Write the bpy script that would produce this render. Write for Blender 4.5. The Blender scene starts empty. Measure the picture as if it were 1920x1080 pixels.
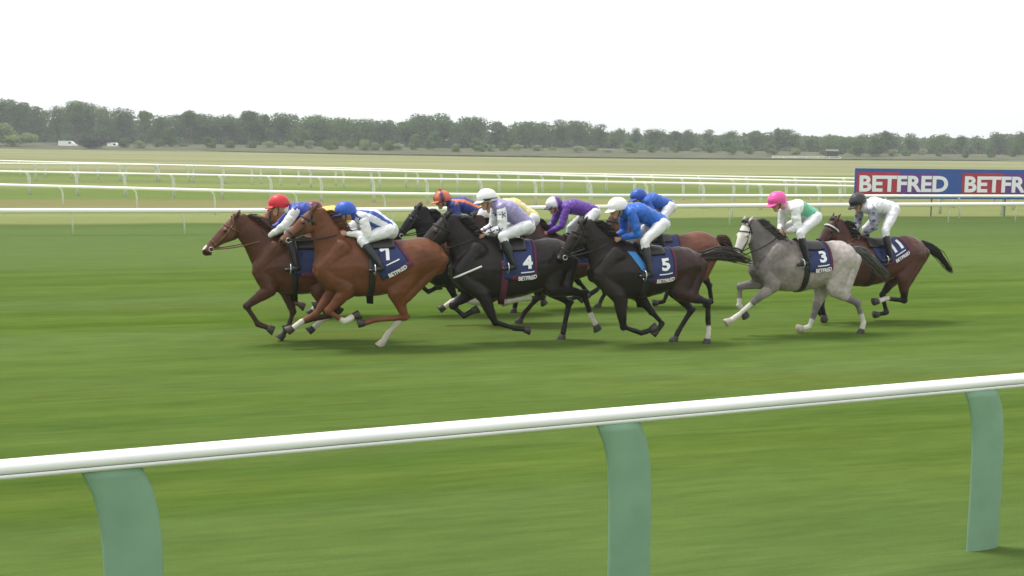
import bpy, bmesh, math, random
import numpy as np
from mathutils import Vector, Matrix, noise
from mathutils.bvhtree import BVHTree

R = math.radians
scene = bpy.context.scene
col = scene.collection
random.seed(7)

# ------------------------------------------------------------------ camera
FPX, CAMH = 2200.0, 2.85
PITCH, ROLL = math.atan(270 / FPX), R(0.7)
fwd = Vector((0, math.cos(PITCH), -math.sin(PITCH)))
up0 = Vector((0, math.sin(PITCH), math.cos(PITCH)))
rt0 = Vector((1, 0, 0))
cr = rt0 * math.cos(ROLL) + up0 * math.sin(ROLL)
cu = up0 * math.cos(ROLL) - rt0 * math.sin(ROLL)
CAM = Vector((0, 0, CAMH))
cd = bpy.data.cameras.new('camera')
cam = bpy.data.objects.new('camera', cd)
col.objects.link(cam)
m = Matrix((cr, cu, -fwd)).transposed().to_4x4()
m.translation = CAM
cam.matrix_world = m
cd.sensor_width = 36
cd.lens = FPX / 1920 * 36
cd.clip_start, cd.clip_end = 0.1, 6000
scene.camera = cam

# ------------------------------------------------------------------ light: overcast daylight
SUN_EL, SUN_AZ = R(66), R(286)
world = bpy.data.worlds.new('World')
scene.world = world
world.use_nodes = True
wn, wl = world.node_tree.nodes, world.node_tree.links
wn.clear()
wo = wn.new('ShaderNodeOutputWorld')
wb = wn.new('ShaderNodeBackground')
sky = wn.new('ShaderNodeTexSky')
sky.sky_type = 'NISHITA'
sky.sun_disc = False
sky.sun_elevation, sky.sun_rotation = SUN_EL, SUN_AZ
sky.air_density, sky.dust_density, sky.ozone_density = 1.0, 1.5, 1.0
hs = wn.new('ShaderNodeHueSaturation')          # cloud layer: the colour of the sky goes, its light stays
hs.inputs['Saturation'].default_value = 0.12
wb.inputs['Strength'].default_value = 0.15
wl.new(sky.outputs[0], hs.inputs['Color'])
cl_ = wn.new('ShaderNodeMix'); cl_.data_type = 'RGBA'   # even bright overcast in front of it
cl_.inputs['Factor'].default_value = .8
cl_.inputs['B'].default_value = (6.3, 6.4, 6.5, 1)
wl.new(hs.outputs[0], cl_.inputs['A'])
wl.new(cl_.outputs['Result'], wb.inputs['Color'])
wl.new(wb.outputs[0], wo.inputs['Surface'])
sd = bpy.data.lights.new('sun', 'SUN')
sd.energy, sd.angle, sd.color = 2.2, R(16), (1.0, 0.97, 0.92)
sun = bpy.data.objects.new('sun', sd)
col.objects.link(sun)
dirv = Vector((math.sin(SUN_AZ) * math.cos(SUN_EL), math.cos(SUN_AZ) * math.cos(SUN_EL), math.sin(SUN_EL)))
sun.rotation_euler = dirv.to_track_quat('Z', 'Y').to_euler()
sun.location = (0, 0, 40)
scene.view_settings.view_transform = 'Standard'
scene.view_settings.look = 'None'
scene.view_settings.gamma = 1
scene.view_settings.exposure = 0.4

# ------------------------------------------------------------------ helpers
def ray(px, py):
    return fwd + cr * ((px - 960) / FPX) - cu * ((py - 540) / FPX)

def ground(px, py, z=0.0):                      # where the line of sight meets the level z
    d = ray(px, py)
    return CAM + d * ((z - CAMH) / d.z)

def at_dist(px, py, Y):                         # where it meets the upright plane Y metres away
    d = ray(px, py)
    return CAM + d * (Y / d.y)

def hx(px, D):                                  # world X at distance D under photo column px
    return (px - 960) / FPX * D

def tag(o, label=None, cat=None, group=None, kind=None):
    if label: o['label'] = label
    if cat: o['category'] = cat
    if group: o['group'] = group
    if kind: o['kind'] = kind
    return o

def empty(name, loc, rz=0.0):
    o = bpy.data.objects.new(name, None)
    o.empty_display_size = 0.3
    o.location = loc
    o.rotation_euler = (0, 0, rz)
    col.objects.link(o)
    return o

def link(name, me, mat, parent=None, smooth=True):
    o = bpy.data.objects.new(name, me)
    col.objects.link(o)
    if mat is not None:
        me.materials.clear()
        me.materials.append(mat)
    if smooth:
        me.polygons.foreach_set('use_smooth', [True] * len(me.polygons))
    if parent: o.parent = parent
    return o

class MB:
    def __init__(s):
        s.v, s.f = [], []
    def ringloft(s, rings, cap=True):
        b = len(s.v); n = len(rings[0])
        for r in rings: s.v += [tuple(p) for p in r]
        for i in range(len(rings) - 1):
            for j in range(n):
                k = (j + 1) % n
                s.f.append((b + i*n + j, b + i*n + k, b + (i+1)*n + k, b + (i+1)*n + j))
        if cap:
            s.f.append(tuple(b + j for j in range(n))[::-1])
            e = b + (len(rings) - 1) * n
            s.f.append(tuple(e + j for j in range(n)))
    def tube(s, p, q, a0, b0, a1=None, b1=None, lat=Vector((0, 1, 0)), n=12, round_=True):
        a1 = a0 if a1 is None else a1; b1 = b0 if b1 is None else b1
        p, q = Vector(p), Vector(q)
        t = (q - p)
        L = t.length
        if L < 1e-6: t = Vector((0, 0, 1))
        t = t.normalized()
        l = lat - t * lat.dot(t)
        if l.length < 0.15: l = Vector((1, 0, 0)) - t * t.x
        l.normalize()
        d = t.cross(l)
        def ring(c, a, b):
            return [c + l * (b * math.cos(2*math.pi*k/n)) + d * (a * math.sin(2*math.pi*k/n)) for k in range(n)]
        rings = []
        if round_:
            for e in (80, 50, 22):
                e = R(e); rings.append(ring(p - t * (min(a0, b0) * math.sin(e)), a0*math.cos(e), b0*math.cos(e)))
        for k in range(4):
            w = k / 3
            rings.append(ring(p.lerp(q, w), a0 + (a1-a0)*w, b0 + (b1-b0)*w))
        if round_:
            for e in (22, 50, 80):
                e = R(e); rings.append(ring(q + t * (min(a1, b1) * math.sin(e)), a1*math.cos(e), b1*math.cos(e)))
        s.ringloft(rings)
    def ball(s, c, rx, ry, rz, n=14, X=Vector((1,0,0)), Y=Vector((0,1,0)), Z=Vector((0,0,1))):
        c = Vector(c); rings = []
        for e in range(-80, 81, 20):
            ee = R(e)
            rings.append([c + X*(rx*math.cos(ee)*math.cos(2*math.pi*k/n)) + Y*(ry*math.cos(ee)*math.sin(2*math.pi*k/n)) + Z*(rz*math.sin(ee)) for k in range(n)])
        s.ringloft(rings)
    def box(s, c, sx, sy, sz, X=Vector((1,0,0)), Y=Vector((0,1,0)), Z=Vector((0,0,1))):
        c = Vector(c); b = len(s.v)
        for i in (-1, 1):
            for j in (-1, 1):
                for k in (-1, 1):
                    s.v.append(tuple(c + X*(i*sx/2) + Y*(j*sy/2) + Z*(k*sz/2)))
        for f in ((0,1,3,2),(4,6,7,5),(0,4,5,1),(2,3,7,6),(0,2,6,4),(1,5,7,3)):
            s.f.append(tuple(b + x for x in f))
    def sweep(s, pts, prof, side=None):         # profile (a sideways, b up) along a level polyline
        rings = []
        for i, p in enumerate(pts):
            t = (pts[min(i+1, len(pts)-1)] - pts[max(i-1, 0)]); t.z = 0; t.normalize()
            l = Vector((t.y, -t.x, 0))
            rings.append([p + l*a + Vector((0, 0, b)) for a, b in prof])
        s.ringloft(rings)
    def pipe(s, pts, r, n=6, r1=None):
        r1 = r if r1 is None else r1
        N = len(pts); rings = []
        for i, p in enumerate(pts):
            t = (Vector(pts[min(i+1, N-1)]) - Vector(pts[max(i-1, 0)])).normalized()
            l = t.cross(Vector((0.13, 0.2, 1)))
            if l.length < .1: l = t.cross(Vector((1, 0, 0)))
            l.normalize(); d = t.cross(l)
            rr = r + (r1 - r) * i / max(1, N-1)
            rings.append([Vector(p) + l*(rr*math.cos(2*math.pi*k/n)) + d*(rr*math.sin(2*math.pi*k/n)) for k in range(n)])
        s.ringloft(rings)
    def mesh(s, name='m'):
        me = bpy.data.meshes.new(name)
        me.from_pydata([tuple(p) for p in s.v], [], s.f)
        me.validate()
        bm = bmesh.new(); bm.from_mesh(me)
        bmesh.ops.recalc_face_normals(bm, faces=bm.faces)
        bm.to_mesh(me); bm.free()
        return me
    def build(s, name, mat, parent=None, smooth=True):
        return link(name, s.mesh(name), mat, parent, smooth)

def remesh(mb, voxel, it=3, fac=0.5):
    me = mb.mesh('tmp')
    o = bpy.data.objects.new('tmp', me); col.objects.link(o)
    r = o.modifiers.new('r', 'REMESH'); r.mode = 'VOXEL'; r.voxel_size = voxel
    if it:
        sm = o.modifiers.new('s', 'SMOOTH'); sm.factor = fac; sm.iterations = it
    dg = bpy.context.evaluated_depsgraph_get()
    out = bpy.data.meshes.new_from_object(o.evaluated_get(dg))
    bpy.data.objects.remove(o); bpy.data.meshes.remove(me)
    return out

def verts_np(me):
    a = np.empty(len(me.vertices) * 3, dtype=np.float32)
    me.vertices.foreach_get('co', a)
    return a.reshape(-1, 3)

def set_col(me, rgb):
    at = me.color_attributes.new('Col', 'FLOAT_COLOR', 'POINT')
    c = np.ones((len(me.vertices), 4), dtype=np.float32)
    c[:, :3] = rgb
    at.data.foreach_set('color', c.ravel())

def wrinkle(me, amp, fr_, axis=None):
    n = len(me.vertices)
    co = verts_np(me); nm = np.empty(n*3, dtype=np.float32)
    me.vertices.foreach_get('normal', nm); nm = nm.reshape(-1, 3)
    off = Vector((5, 2, 1)); k = np.empty(n, dtype=np.float32)
    for i in range(n):
        p = Vector(co[i])*fr_
        if axis is not None: p = p + axis*(p.dot(axis)*1.2)
        k[i] = noise.noise(p)*.9 + .5 - abs(noise.noise(p*1.7 + off))
    co = co + nm*(amp*k)[:, None]
    me.vertices.foreach_set('co', co.astype(np.float32).ravel()); me.update()

# ------------------------------------------------------------------ materials
def new_mat(name):
    mt = bpy.data.materials.new(name); mt.use_nodes = True
    nt = mt.node_tree
    return mt, nt.nodes, nt.links, nt.nodes['Principled BSDF']

def mat(name, c=None, rough=0.6, var=0.12, scale=8.0, bump=0.0, bscale=40.0, spec=0.5, attr=False, sheen=0.0, metal=0.0, coords='Object'):
    mt, N, L, bs = new_mat(name)
    bs.inputs['Roughness'].default_value = rough
    bs.inputs['Specular IOR Level'].default_value = spec
    bs.inputs['Metallic'].default_value = metal
    if sheen:
        bs.inputs['Sheen Weight'].default_value = sheen
        bs.inputs['Sheen Roughness'].default_value = .4
    tc = N.new('ShaderNodeTexCoord')
    nz = N.new('ShaderNodeTexNoise'); nz.inputs['Scale'].default_value = scale; nz.inputs['Detail'].default_value = 5
    L.new(tc.outputs[coords], nz.inputs['Vector'])
    mr = N.new('ShaderNodeMapRange')
    mr.inputs['From Min'].default_value, mr.inputs['From Max'].default_value = .25, .75
    mr.inputs['To Min'].default_value, mr.inputs['To Max'].default_value = 1 - var, 1 + var
    L.new(nz.outputs['Fac'], mr.inputs['Value'])
    mx = N.new('ShaderNodeMix'); mx.data_type = 'RGBA'; mx.blend_type = 'MULTIPLY'; mx.inputs['Factor'].default_value = 1
    if attr:
        av = N.new('ShaderNodeVertexColor'); av.layer_name = 'Col'
        L.new(av.outputs['Color'], mx.inputs['A'])
    else:
        mx.inputs['A'].default_value = (*c, 1)
    L.new(mr.outputs[0], mx.inputs['B'])
    L.new(mx.outputs['Result'], bs.inputs['Base Color'])
    if bump:
        b2 = N.new('ShaderNodeTexNoise'); b2.inputs['Scale'].default_value = bscale; b2.inputs['Detail'].default_value = 4
        L.new(tc.outputs[coords], b2.inputs['Vector'])
        bp = N.new('ShaderNodeBump'); bp.inputs['Strength'].default_value = bump; bp.inputs['Distance'].default_value = .02
        L.new(b2.outputs['Fac'], bp.inputs['Height'])
        L.new(bp.outputs[0], bs.inputs['Normal'])
    return mt

M = {}
M['coat'] = mat('horse_coat', rough=.46, var=.24, scale=5, bump=.3, bscale=10, spec=.3, attr=True)
M['hair'] = mat('horse_hair', rough=.55, var=.25, scale=30, attr=True)
M['hoof'] = mat('hoof_horn', (.045, .038, .03), .5)
M['hoof_pale'] = mat('pale_hoof_horn', (.45, .4, .32), .5)
M['eye'] = mat('dark_eye', (.006, .004, .003), .08, var=0)
M['leather'] = mat('black_leather', (.018, .016, .015), .4, var=.25)
M['tan_leather'] = mat('tan_leather', (.16, .07, .03), .45, var=.25)
M['white_web'] = mat('white_webbing', (.72, .72, .7), .7)
M['silk'] = mat('jockey_silk', rough=.42, var=.07, scale=7, bump=.55, bscale=11, attr=True, sheen=.15)
M['skin'] = mat('skin', rough=.5, var=.08, scale=20, attr=True)
M['breech'] = mat('white_breeches', (.74, .74, .76), .55, var=.05, bump=.35, bscale=13)
M['boot'] = mat('black_boot', (.014, .014, .016), .3, var=.3)
M['navycloth'] = mat('navy_number_cloth', (.011, .024, .115), .6, var=.12, bump=.2, bscale=18)
M['maroon'] = mat('maroon_trim', (.1, .012, .04), .65)
M['skyblue'] = mat('sky_blue_pad', (.05, .25, .62), .65)
M['whiteprint'] = mat('white_print', (.85, .86, .88), .6, var=.02)
M['steel'] = mat('stirrup_steel', (.6, .6, .6), .3, metal=.9)
M['goggle'] = mat('goggle_lens', (.03, .02, .025), .12, var=0)
M['rail'] = mat('white_plastic_rail', (.92, .925, .92), .35, var=.05, scale=2.5)
M['slot'] = mat('rail_slot', (.2, .18, .19), .7)
M['mintpost'] = mat('pale_green_post', (.21, .36, .24), .6, var=.1, scale=5)
M['farrail'] = mat('far_white_rail', (.92, .93, .82), .5, var=.04, scale=.6)
M['farpost'] = mat('far_post', (.62, .69, .54), .55, var=.1)

nt = M['coat'].node_tree
tc_ = nt.nodes.new('ShaderNodeTexCoord'); n3 = nt.nodes.new('ShaderNodeTexNoise'); n3.inputs['Scale'].default_value = 3.5; n3.inputs['Detail'].default_value = 6
nt.links.new(tc_.outputs['Object'], n3.inputs['Vector'])
m3 = nt.nodes.new('ShaderNodeMapRange'); m3.inputs['From Min'].default_value, m3.inputs['From Max'].default_value = .3, .7
m3.inputs['To Min'].default_value, m3.inputs['To Max'].default_value = .30, .62       # sweat-damp patches shine
nt.links.new(n3.outputs['Fac'], m3.inputs['Value']); nt.links.new(m3.outputs[0], nt.nodes['Principled BSDF'].inputs['Roughness'])
# ------------------------------------------------------------------ ground
ANG = R(17)
def course_uv(N, L):
    tc = N.new('ShaderNodeTexCoord')
    mp = N.new('ShaderNodeMapping'); mp.vector_type = 'POINT'
    mp.inputs['Rotation'].default_value = (0, 0, -ANG)
    L.new(tc.outputs['Object'], mp.inputs['Vector'])
    return mp.outputs[0]

def ground_mat():
    mt, N, L, bs = new_mat('turf')
    bs.inputs['Roughness'].default_value = .95
    bs.inputs['Specular IOR Level'].default_value = .0
    v = course_uv(N, L)
    sx = N.new('ShaderNodeSeparateXYZ'); L.new(v, sx.inputs[0])
    def nz(scale3, sc, det=4, rough=.55):
        mp = N.new('ShaderNodeMapping'); mp.inputs['Scale'].default_value = scale3; L.new(v, mp.inputs['Vector'])
        n = N.new('ShaderNodeTexNoise'); n.inputs['Scale'].default_value = sc; n.inputs['Detail'].default_value = det
        n.inputs['Roughness'].default_value = rough
        L.new(mp.outputs[0], n.inputs['Vector']); return n.outputs['Fac']
    def ramp(fac, a, b):
        r = N.new('ShaderNodeMapRange'); r.interpolation_type = 'SMOOTHSTEP'
        r.inputs['From Min'].default_value, r.inputs['From Max'].default_value = a, b
        L.new(fac, r.inputs['Value']); return r.outputs[0]
    def mix(f, A, B, blend='MIX'):
        x = N.new('ShaderNodeMix'); x.data_type = 'RGBA'; x.blend_type = blend
        for s, val in (('Factor', f), ('A', A), ('B', B)):
            if isinstance(val, tuple): x.inputs[s].default_value = (*val, 1)
            elif isinstance(val, (int, float)): x.inputs[s].default_value = val
            else: L.new(val, x.inputs[s])
        return x.outputs['Result']
    streak = nz((.06, 1.0, 1), 1.6, 5)          # mowing and wear along the running line
    broad = nz((.03, .22, 1), 1.0, 3)
    fine = nz((.35, 3.0, 1), 3.2, 6, .7)
    blade = nz((1, 1, 1), 55, 3, .7)
    green = mix(ramp(streak, .3, .7), (.060, .110, .014), (.104, .154, .029))
    green = mix(ramp(broad, .35, .65), green, (.102, .154, .043))
    olive = nz((.1, .5, 1), .9, 4)
    green = mix(ramp(olive, .55, .75), green, (.106, .136, .026))
    # strips beyond the course, by distance across the running line, with a wobbling edge
    wob = N.new('ShaderNodeMath'); wob.operation = 'MULTIPLY_ADD'
    L.new(nz((.05, .15, 1), 1.0, 3), wob.inputs[0]); wob.inputs[1].default_value = 5.0; L.new(sx.outputs[1], wob.inputs[2])
    V = wob.outputs[0]
    tuft = nz((.55, 1.5, 1), 1.3, 6, .72)
    tm = N.new('ShaderNodeMapRange'); L.new(tuft, tm.inputs['Value'])
    tm.inputs['From Min'].default_value, tm.inputs['From Max'].default_value = .28, .72
    tm.inputs['To Min'].default_value, tm.inputs['To Max'].default_value = .87, 1.13
    green = mix(1.0, green, tm.outputs[0], 'MULTIPLY')
    c = green
    c = mix(ramp(V, 24, 38), c, (.100, .148, .046))
    c = mix(ramp(V, 44.2, 45.6), c, (.225, .25, .10))
    c = mix(ramp(V, 50, 56), c, (.215, .205, .095))
    c = mix(ramp(V, 59, 63), c, (.145, .195, .06))
    c = mix(ramp(V, 72, 80), c, (.19, .225, .085))
    c = mix(ramp(V, 92, 97), c, (.14, .19, .06))
    c = mix(ramp(V, 104, 116), c, (.245, .25, .13))
    far = ramp(sx.outputs[1], 60, 200)
    patch = mix(ramp(nz((.012, .05, 1), 1.0, 4), .35, .7), (.85, .86, .84), (1.12, 1.12, 1.1))
    c = mix(1.0, c, patch, 'MULTIPLY')
    fm = N.new('ShaderNodeMapRange'); L.new(fine, fm.inputs['Value'])
    fm.inputs['From Min'].default_value, fm.inputs['From Max'].default_value = .25, .75
    fm.inputs['To Min'].default_value, fm.inputs['To Max'].default_value = .82, 1.18
    c = mix(1.0, c, fm.outputs[0], 'MULTIPLY')
    bm_ = N.new('ShaderNodeMapRange'); L.new(blade, bm_.inputs['Value'])
    bm_.inputs['From Min'].default_value, bm_.inputs['From Max'].default_value = .2, .8
    bm_.inputs['To Min'].default_value, bm_.inputs['To Max'].default_value = .86, 1.14
    c = mix(1.0, c, bm_.outputs[0], 'MULTIPLY')
    L.new(c, bs.inputs['Base Color'])
    bp = N.new('ShaderNodeBump'); bp.inputs['Strength'].default_value = .35; bp.inputs['Distance'].default_value = .03
    L.new(fine, bp.inputs['Height']); L.new(bp.outputs[0], bs.inputs['Normal'])
    return mt

g = MB()
xs = [-4000, -1500, -500, -200, -80, -30, 0, 30, 80, 200, 500, 1500, 4000]
ys = [-60, 0, 10, 20, 40, 80, 160, 300, 500, 1200, 5000]
for y in ys:
    for x in xs: g.v.append((x, y, 0))
for j in range(len(ys)-1):
    for i in range(len(xs)-1):
        a = j*len(xs)+i; g.f.append((a, a+1, a+1+len(xs), a+len(xs)))
tag(g.build('ground', ground_mat(), None, False), kind='structure')

# rough heath that rises gently under the far wood
hm = mat('heath', (.10, .108, .055), .9, var=.35, scale=.09, spec=.1)
he = MB()
HX = [x for x in range(-420, 421, 6)]
HD = [290, 296, 304, 314, 326, 336, 342, 347, 352, 357, 362, 370, 390, 410, 480, 620]
def heath_z(x, y):
    k = min(1, max(0, (y - 292) / 70)); k = k*k*(3-2*k)
    return -.3 + .32*min(1, max(0, (y-290)/6)) + k*(1.3 + .9*noise.noise((x*.02, y*.02, 3.1))) + .25*noise.noise((x*.11, y*.1, .4)) - 1.35*math.exp(-((y-352)/9)**2) * math.exp(-((x+124)/16)**4)
for y in HD:
    for x in HX: he.v.append((x, y + 6*noise.noise((x*.01, 0, 0)), heath_z(x, y)))
for j in range(len(HD)-1):
    for i in range(len(HX)-1):
        a = j*len(HX)+i; he.f.append((a, a+1, a+1+len(HX), a+len(HX)))
tag(he.build('heath', hm), kind='structure')

# ------------------------------------------------------------------ running rails
def resample(pts, step):
    out = [pts[0].copy()]; acc = 0
    for a, b in zip(pts, pts[1:]):
        L = (b - a).length; d = (b - a) / L; pos = step - acc
        while pos <= L:
            out.append(a + d*pos); pos += step
        acc = (acc + L) % step
    return out

def extend(pts, a, b):
    d0 = (pts[0]-pts[1]).normalized(); d1 = (pts[-1]-pts[-2]).normalized()
    return [pts[0] + d0*a] + pts + [pts[-1] + d1*b]

def smooth_line(pts, n=8):
    out = []
    for i in range(len(pts)-1):
        p0, p1, p2, p3 = pts[max(i-1,0)], pts[i], pts[i+1], pts[min(i+2, len(pts)-1)]
        for k in range(n):
            t = k/n
            out.append(0.5*((2*p1)+(p2-p0)*t+(2*p0-5*p1+4*p2-p3)*t*t+(3*p1-p0-3*p2+p3)*t**3))
    out.append(pts[-1]); return out

# near rail, thick white plastic with a slot along its face, on bent pale green posts
HN = 1.25
p0, p1 = ground(0, 866, HN), ground(1920, 702, HN)
near_line = extend([p0, p1], 6, 9)
t_near = (p1 - p0).normalized()
nrm = Vector((t_near.y, -t_near.x, 0))           # towards the camera
root = empty('running_rail', (p0.x, p0.y, 0))
tag(root, 'thick white plastic running rail on pale green posts closest to the camera', 'rail')
prof = [(-.04, 0), (-.025, .006), (.025, .006), (.044, -.004), (.052, -.022), (.053, -.052), (.046, -.0535), (.046, -.0565), (.053, -.058),
        (.051, -.072), (.036, -.085), (-.03, -.085), (-.046, -.07), (-.05, -.025)]
def rel(pts, o): return [p - o.location for p in pts]
mb = MB(); mb.sweep(rel(resample(near_line, 2.0), root), prof); bar = mb.build('rail_bar', M['rail'], root)
mb = MB(); mb.sweep(rel(resample(near_line, 2.0), root), [(.047, -.0535), (.0505, -.0535), (.0505, -.0565), (.047, -.0565)]); mb.build('slot', M['slot'], bar)
for px, py in ((-820, 938), (215, 848), (1165, 768), (1845, 710), (2420, 658)):
    c = ground(px, py, HN); base = c - root.location
    base = Vector((base.x, base.y, 0))
    mb = MB(); rings = []
    # blade post: leaves the underside of the rail, bends along the rail and drops to the turf
    path = [(-.02, HN-.083), (.0, HN-.13), (.035, HN-.21), (.06, HN-.33), (.075, HN-.52), (.08, HN-.85), (.08, .0), (.08, -.1)]
    for k, (a, z) in enumerate(path):
        cc = base + t_near*a + Vector((0, 0, z)) - nrm*.0
        w = .15
        rings.append([cc + t_near*(w*math.cos(2*math.pi*q/14)) + nrm*(.03*math.sin(2*math.pi*q/14)) for q in range(14)])
    mb.ringloft(rings); mb.build('post', M['mintpost'], root)

def far_rail(pix, h, label, step, r, pr, ext=(14, 22)):
    pts = smooth_line([ground(x, y, h) for x, y in pix])
    pts = extend(pts, *ext)
    o0 = Vector((pts[0].x, pts[0].y, 0))
    rt = empty('running_rail', o0)
    tag(rt, label, 'rail', 'white running rails beyond the horses')
    mb = MB(); mb.sweep([p - o0 for p in pts], [(r*math.cos(k*math.pi/4)*.8, -r + r*math.sin(k*math.pi/4)) for k in range(8)])
    mb.build('rail_bar', M['farrail'], rt)
    for p in resample(pts, step):
        q = p - o0; mb = MB()
        mb.pipe([(q.x, q.y, -.1), (q.x, q.y, h*.55), (q.x-.03, q.y, h*.8), (q.x-.12, q.y-.02, h-.1), (q.x-.14, q.y-.02, h-r*1.5)], pr, 8)
        mb.build('post', M['farpost'], rt)
    return rt
far_rail([(0, 390.5), (640, 389.5), (1280, 382.5), (1920, 379)], .8, 'white running rail right behind the horses, passing at the height of their jockeys\' caps', 3.2, .075, .022)
far_rail([(0, 344), (320, 352), (640, 359), (960, 362.5), (1280, 364), (1600, 364.5), (1920, 365)], 1.0, 'second white running rail behind the horses, just above their jockeys\' caps', 3.4, .062, .035)
far_rail([(0, 319.5), (320, 325), (640, 331), (960, 336), (1280, 341.5), (1600, 347), (1920, 353)], 1.2, 'third white running rail behind the horses, with closely set pale posts', 2.6, .056, .08)
far_rail([(0, 305), (320, 308), (640, 317), (960, 325), (1280, 332.5), (1600, 339.5), (1920, 347)], 1.2, 'fourth white running rail behind the horses, running close under the farthest one', 2.7, .056, .08)
far_rail([(0, 300), (320, 308), (640, 314), (960, 322), (1280, 328), (1600, 333), (1920, 338)], 1.2, 'farthest white running rail, next to the dry open field', 2.7, .056, .08)

# ------------------------------------------------------------------ lettering
_fonts = {}
def text_mesh(s, size, off=.0, ext=.0):
    key = (s, size, off, ext)
    if key not in _fonts:
        cv = bpy.data.curves.new('t', 'FONT'); cv.body = s; cv.size = size; cv.offset = off; cv.extrude = ext
        cv.align_x = 'CENTER'; cv.align_y = 'CENTER'; cv.resolution_u = 4
        o = bpy.data.objects.new('t', cv); col.objects.link(o)
        dg = bpy.context.evaluated_depsgraph_get()
        me = bpy.data.meshes.new_from_object(o.evaluated_get(dg))
        bpy.data.objects.remove(o); bpy.data.curves.remove(cv)
        _fonts[key] = me
    return _fonts[key].copy()

# ------------------------------------------------------------------ sponsor hoarding
b0, b1 = at_dist(1601, 372, 49.6), at_dist(2420, 372, 52.4)
bt = at_dist(1601, 315.5, 49.6)
bdir = (Vector((b1.x, b1.y, 0)) - Vector((b0.x, b0.y, 0))); BL = bdir.length; bdir.normalize()
bn = Vector((bdir.y, -bdir.x, 0))
zb, zt = b0.z, bt.z
ho = empty('advertising_hoarding', (b0.x, b0.y, 0), math.atan2(bdir.y, bdir.x))
tag(ho, 'long blue and red sponsor hoarding with white BETFRED lettering beside the far rail', 'hoarding')
M['adblue'] = mat('hoarding_blue', (.025, .085, .33), .5, var=.1, scale=1.2)
M['adred'] = mat('hoarding_red', (.42, .03, .055), .5, var=.08, scale=1.5)
M['adpurple'] = mat('hoarding_purple', (.13, .04, .25), .5, var=.08, scale=1.5)
M['leg'] = mat('hoarding_leg', (.13, .15, .09), .7)
mb = MB(); mb.box((BL/2, 0, (zb+zt)/2), BL, .06, zt-zb); mb.build('panel', M['adblue'], ho, False)
unit = (at_dist(1797, 372, 50.3) - b0).length
k = 0
hgt = zt - zb
while k * unit < BL - unit:
    x0 = k*unit
    mb = MB(); mb.box((x0+.12+unit*.19, -.033, zb+hgt*.5), unit*.40, .012, hgt*.76); mb.build('red_field', M['adred'], ho, False)
    mb = MB(); mb.box((x0+.12+unit*.19+unit*.38, -.0325, zb+hgt*.5), unit*.38, .011, hgt*.72); mb.build('purple_field', M['adpurple'], ho, False)
    me = text_mesh('BETFRED', hgt*.80, .034, .012)
    bx = [v.co for v in me.vertices]
    w = max(p.x for p in bx) - min(p.x for p in bx); h = max(p.y for p in bx) - min(p.y for p in bx)
    cx = (max(p.x for p in bx) + min(p.x for p in bx))/2; cy = (max(p.y for p in bx) + min(p.y for p in bx))/2
    for v in me.vertices:
        x, y, z = v.co
        v.co = (x0 + unit*.46 + (x-cx)/w*unit*.84, -.055 - z, zb + hgt*.5 + (y-cy)/h*hgt*.54)
    link('lettering', me, M['whiteprint'], ho, False)
    k += 1
n_leg = 7
for i in range(n_leg):
    mb = MB(); mb.box((.15 + i*(BL-.3)/(n_leg-1), .05, zb/2-.05+.1), .05, .04, zb+.3); mb.build('leg', M['leg'], ho, False)

# ------------------------------------------------------------------ trees
leafm = []
for i, c in enumerate([(.12, .20, .062), (.145, .225, .07), (.105, .17, .064), (.26, .34, .13), (.30, .36, .19)]):
    fm_ = mat('foliage', c, .7, var=.45, scale=.35, spec=.2)
    nt = fm_.node_tree; bs_ = nt.nodes['Principled BSDF']
    tr_ = nt.nodes.new('ShaderNodeBsdfTranslucent'); ms_ = nt.nodes.new('ShaderNodeMixShader'); ms_.inputs[0].default_value = .42
    nt.links.new(bs_.inputs['Base Color'].links[0].from_socket, tr_.inputs['Color'])
    nt.links.new(bs_.outputs[0], ms_.inputs[1]); nt.links.new(tr_.outputs[0], ms_.inputs[2])
    nt.links.new(ms_.outputs[0], nt.nodes['Material Output'].inputs['Surface'])
    leafm.append(fm_)
M['bark'] = mat('bark', (.10, .085, .06), .9, var=.3)
def crown_mesh(seed, w, h, base, n, lobes, leaf):
    rnd = random.Random(seed); mb = MB(); L = []
    for i in range(lobes):
        a = rnd.uniform(0, 2*math.pi); rr = rnd.uniform(.1, .62) * w/2
        z = base + (h-base) * rnd.uniform(.2, .85)
        L.append((Vector((math.cos(a)*rr, math.sin(a)*rr, z)), rnd.uniform(.2, .36)*w, rnd.uniform(.14, .25)*(h-base)))
    L.append((Vector((0, 0, base+(h-base)*.5)), w*.36, (h-base)*.42))
    for i in range(n):
        c, a, b = rnd.choice(L)
        d = Vector((rnd.gauss(0,1), rnd.gauss(0,1), rnd.gauss(0,1))).normalized()
        k = rnd.uniform(.6, 1.06) if rnd.random() < .8 else rnd.uniform(.1, .7)
        p = c + Vector((d.x*a*k, d.y*a*k, d.z*b*k))
        if p.z > h: continue
        if p.z < .12: p.z = .12 + rnd.random()*.25
        nn = (d + Vector((rnd.gauss(0,.38), rnd.gauss(0,.38), rnd.gauss(0,.38)))).normalized()
        t = nn.orthogonal().normalized(); t.rotate(Matrix.Rotation(rnd.uniform(0, 6.28), 3, nn)); s = nn.cross(t)
        sz = leaf * rnd.uniform(.6, 1.3); b0_ = len(mb.v)
        mb.v += [tuple(p - t*sz*.5), tuple(p + s*sz*.35 + nn*sz*.1), tuple(p + t*sz*.55), tuple(p - s*sz*.35 + nn*sz*.08)]
        mb.f.append((b0_, b0_+1, b0_+2, b0_+3))
    return mb.mesh('crown')
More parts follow.
